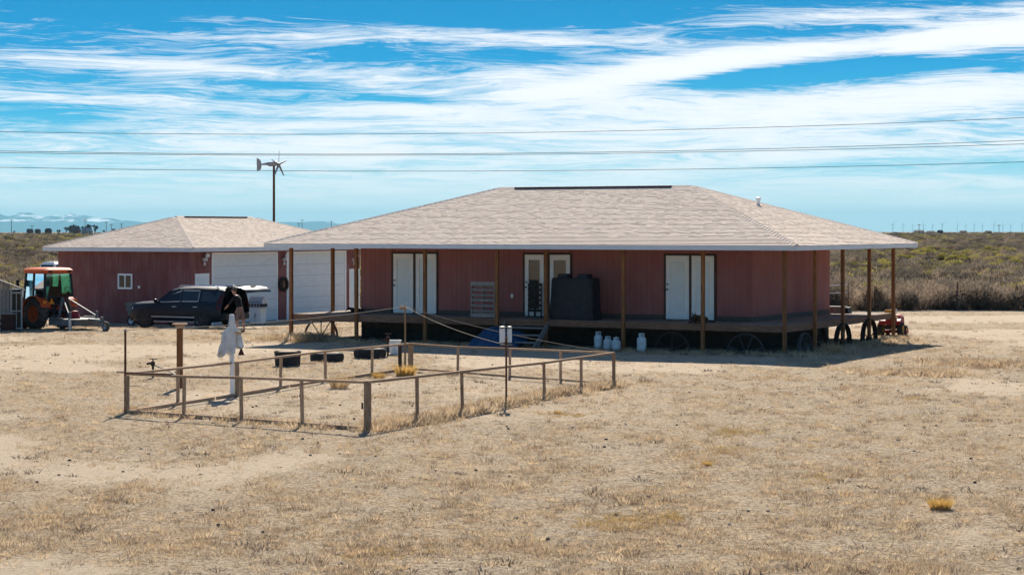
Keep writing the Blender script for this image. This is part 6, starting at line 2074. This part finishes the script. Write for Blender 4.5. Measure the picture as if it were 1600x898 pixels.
def bare_tree_mesh(seed, h):
    rd = random.Random(seed)
    tr_, cr_ = MB(), MB()

    def grow(p, d, L, r_, lv, mb):
        q = p + d * L
        mb.tube([p, p.lerp(q, 0.5) + Vector((rd.uniform(-1, 1), rd.uniform(-1, 1), 0)) * L * 0.05, q], [r_, r_ * 0.8, r_ * 0.6], 4, False)
        if lv == 0: return
        for _ in range(3 if lv > 1 else 4):
            nd = (d + Vector((rd.uniform(-1, 1), rd.uniform(-1, 1), rd.uniform(-0.2, 0.6))) * 0.75).normalized()
            grow(p.lerp(q, rd.uniform(0.3, 1.0)), nd, L * rd.uniform(0.62, 0.82), max(r_ * 0.6, 0.11), lv - 1, cr_)
    grow(Vector((0, 0, -0.2)), Vector((0, 0, 1)), h * 0.25, h * 0.035, 5, tr_)
    return tr_.mesh('trunk', 'bark'), cr_.mesh('crown', 'bark')


tms = [bare_tree_mesh(40 + i, 8.0) for i in range(4)]
trees = [(74, 9, 'bare tree beside the distant barn on the left horizon'), (103, 11, 'small bare tree at the left end of the distant grove'), (108, 12, 'slender bare tree second from the left in the distant grove'), (114, 14.5, 'bare tree third from the left in the distant grove'), (121, 15.5, 'broad bare tree in the middle of the distant grove'), (130, 12, 'low bare tree right of the middle of the distant grove'), (137, 16, 'tall bare tree right of the middle in the distant grove'), (148, 14, 'bare tree at the right end of the distant grove'), (92, 8, 'tiny bare tree standing alone left of the distant grove'), (163, 6, 'tiny bare bush tree right of the distant grove'), (22, 5, 'round distant bush tree near the left edge of the horizon')]
for i, (px, hp, lab) in enumerate(trees):
    Y = 1470 + 12 * (i % 3)
    x = (px - 800) / F * Y
    t_ = thing('bare_tree', lab, 'tree', (x, Y, gz(x, Y)), random.uniform(0, 6), 'distant bare trees')
    s_ = (hp + 1.5) * Y / F / 4.7
    t_.scale = (s_, s_, s_)
    a, b2 = tms[i % 4]
    for nm, me in (('trunk', a), ('crown', b2)):
        o = bpy.data.objects.new(nm, me)
        link(o, t_)


def far_pole(px, top, Y, label, arms=1, r_=0.17, lattice=False):
    x = (px - 800) / F * Y
    zg = gz(x, Y)
    h = CAMH - (top - H0) / F * Y - zg
    t3 = thing('far_pole', label, 'pole', (x, Y, zg), 0, 'distant poles on the horizon')
    MB().cyl((0, 0, -0.5), (0, 0, h), r_ * 1.3, r_, 6).build('shaft', 'bark', t3)
    for a in range(arms): MB().bar((-1.3, 0, h - 0.5 - a * 1.0), (1.3, 0, h - 0.5 - a * 1.0), 0.25, 0.25).build('crossarm', 'bark', t3)


for px, top, Y, lab, n in ((18, 343, 1350, 'distant utility pole at the far left of the horizon', 1), (50, 352, 1500, 'short distant pole behind the leftmost sheds', 1), (133, 342, 1420, 'tall distant mast with a crossarm rising out of the grove', 2), (166, 346, 1420, 'distant pole just right of the grove', 1), (174, 350, 1420, 'short distant pole second to the right of the grove', 1), (190, 349, 1430, 'distant pole above the left garage roof slope', 1), (467, 348, 1400, 'short distant pole in the gap between the two roofs', 1), (472, 343, 1400, 'tall distant pole in the gap between the two roofs', 1), (518, 345, 1400, 'distant pole above the left slope of the house roof', 1), (1436, 350, 1325, 'distant mast above the long grey building at right', 1), (1561, 351, 1325, 'distant pole at the far right of the horizon', 1)):
    far_pole(px, top, Y, lab, n)
# wind farm far out on the right
tw_, hub_, bl_ = MB().cyl((0, 0, -20), (0, 0, 78), 3.0, 2.0, 8).mesh('tower', 'turbine_white'), MB().box(-3, 6, -2.4, 2.4, 77.5, 82).mesh('nacelle', 'turbine_white'), MB().prism([(0, -1.2, 0), (0, 1.6, 4), (0, 0.5, 34), (0, -0.4, 34)], (0.8, 0, 0)).mesh('blade', 'turbine_white')
farm = [1395, 1411, 1426, 1443, 1457, 1472, 1496, 1509, 1522, 1535, 1553, 1567, 1579, 1597]
nthw = ['first', 'second', 'third', 'fourth', 'fifth', 'sixth', 'seventh', 'eighth', 'ninth', 'tenth', 'eleventh', 'twelfth', 'thirteenth', 'fourteenth']
for i, px in enumerate(farm):
    Y = 18500 + 700 * ((i * 7) % 5)
    x = (px - 800) / F * Y
    t_ = thing('farm_turbine', 'tiny distant wind farm turbine, %s from the left on the right horizon' % nthw[i], 'wind turbine', (x, Y, gz(x, Y)), random.uniform(0.3, 1.2), 'wind farm turbines')
    for nm, me in (('tower', tw_), ('nacelle', hub_)): link(bpy.data.objects.new(nm, me), t_)
    a0 = random.uniform(0, 2)
    for k_ in range(3):
        o = link(bpy.data.objects.new('blade', bl_), t_, loc=(6.0, 0, 80))
        o.rotation_euler = (a0 + k_ * 2.094, 0, 0)

# mountains
MY = 30000.0
sky_px = [(-400, 344), (-200, 336), (-60, 335), (0, 334), (12, 338), (24, 336), (31, 332.5), (47, 332), (56, 336), (66, 338.5), (76, 338), (85, 335), (95, 338), (104, 335.5), (112, 333.6), (122, 337), (133, 336), (146, 339), (160, 341), (172, 341), (186, 343.5), (205, 345), (225, 347), (300, 348), (400, 347), (470, 347), (490, 346), (505, 345.5), (525, 349), (560, 352), (640, 356), (760, 361)]
sxp, syp = np.array([p[0] for p in sky_px], float), np.array([p[1] for p in sky_px], float)
mb = MB()
NXm, NYm = 520, 26
vs = []
for j in range(NYm + 1):
    v = j / NYm
    Y = MY - 3400 * (1 - v) if v <= 1 else MY
    for i in range(NXm + 1):
        px = -400 + 1160 * i / NXm
        x = (px - 800) / F * MY
        zs = CAMH - (np.interp(px, sxp, syp) - H0) / F * MY
        base = gz(x, MY - 3400) - 20
        prof = v ** 1.25
        rid = 1 - abs(noise.noise((x * 0.0016, Y * 0.0012, 3.0)))
        n2_ = noise.noise((x * 0.005, Y * 0.004, 9.0))
        z = base + (zs - base) * prof * (0.72 + 0.28 * rid if 0.1 < v < 0.97 else 1.0) + n2_ * 14 * math.sin(math.pi * min(v, 0.98))
        if v == 1: z = zs + n2_ * 7
        vs.append((x, Y, z))
fs = [(j * (NXm + 1) + i, j * (NXm + 1) + i + 1, (j + 1) * (NXm + 1) + i + 1, (j + 1) * (NXm + 1) + i) for j in range(NYm) for i in range(NXm)]
# back slope, so that the range has depth
k0 = len(vs)
for i in range(NXm + 1):
    x, Y, z = vs[NYm * (NXm + 1) + i]
    vs.append((x, Y + 2500, -90))
fs += [(NYm * (NXm + 1) + i, NYm * (NXm + 1) + i + 1, k0 + i + 1, k0 + i) for i in range(NXm)]
mb.add(vs, fs)
mm_ = bpy.data.materials.new('mountain')
mm_.use_nodes = True
t = NT(mm_.node_tree)
b = t.n['Principled BSDF']
b.inputs['Roughness'].default_value = 0.95
b.inputs['Specular IOR Level'].default_value = 0.05
pos = t.add('ShaderNodeNewGeometry').outputs['Position']
mp = t.add('ShaderNodeMapping', {'Vector': pos, 'Scale': (0.0021, 0.0008, 0.012)}).outputs[0]
nn = t.noise(mp, 1.0, 7, 0.65)
zz = t.add('ShaderNodeSeparateXYZ', {0: pos}).outputs[2]
band = t.ramp(t.m('MULTIPLY', zz, 1 / 300.0), [(0.18, 0.0), (0.40, 0.17), (0.62, 0.17), (0.80, 0.10), (1.0, 0.08)])
sn = t.ramp(t.m('ADD', nn, band), [(0.70, 0.0), (0.78, 1.0)])
mc = t.mix(sn, (0.05, 0.10, 0.14), (0.82, 0.84, 0.86))  # blue of the distant air is put into the rock colour
t.l.new(mc, b.inputs['Base Color'])
MATS['mountain'] = mm_
mb.build('mountains', 'mountain', None, smooth='all', kind='structure')

# ------------------------------------------------------------------ air
HAZE = 3.6e-5
hz_ = MB().box(-21000, 21000, -1500, 37000, -110, 310)
hzm = bpy.data.materials.new('haze_air')
hzm.use_nodes = True
t = NT(hzm.node_tree)
t.n.clear()
pv = t.add('ShaderNodeVolumePrincipled', {'Color': (0.30, 0.72, 0.90), 'Density': HAZE, 'Anisotropy': 0.0})
t.add('ShaderNodeOutputMaterial', {'Volume': pv.outputs[0]})
MATS['haze_air'] = hzm
hz_.build('haze', 'haze_air', None, kind='stuff', label='thin pale blue air that veils the far plain and mountains', cat='haze')
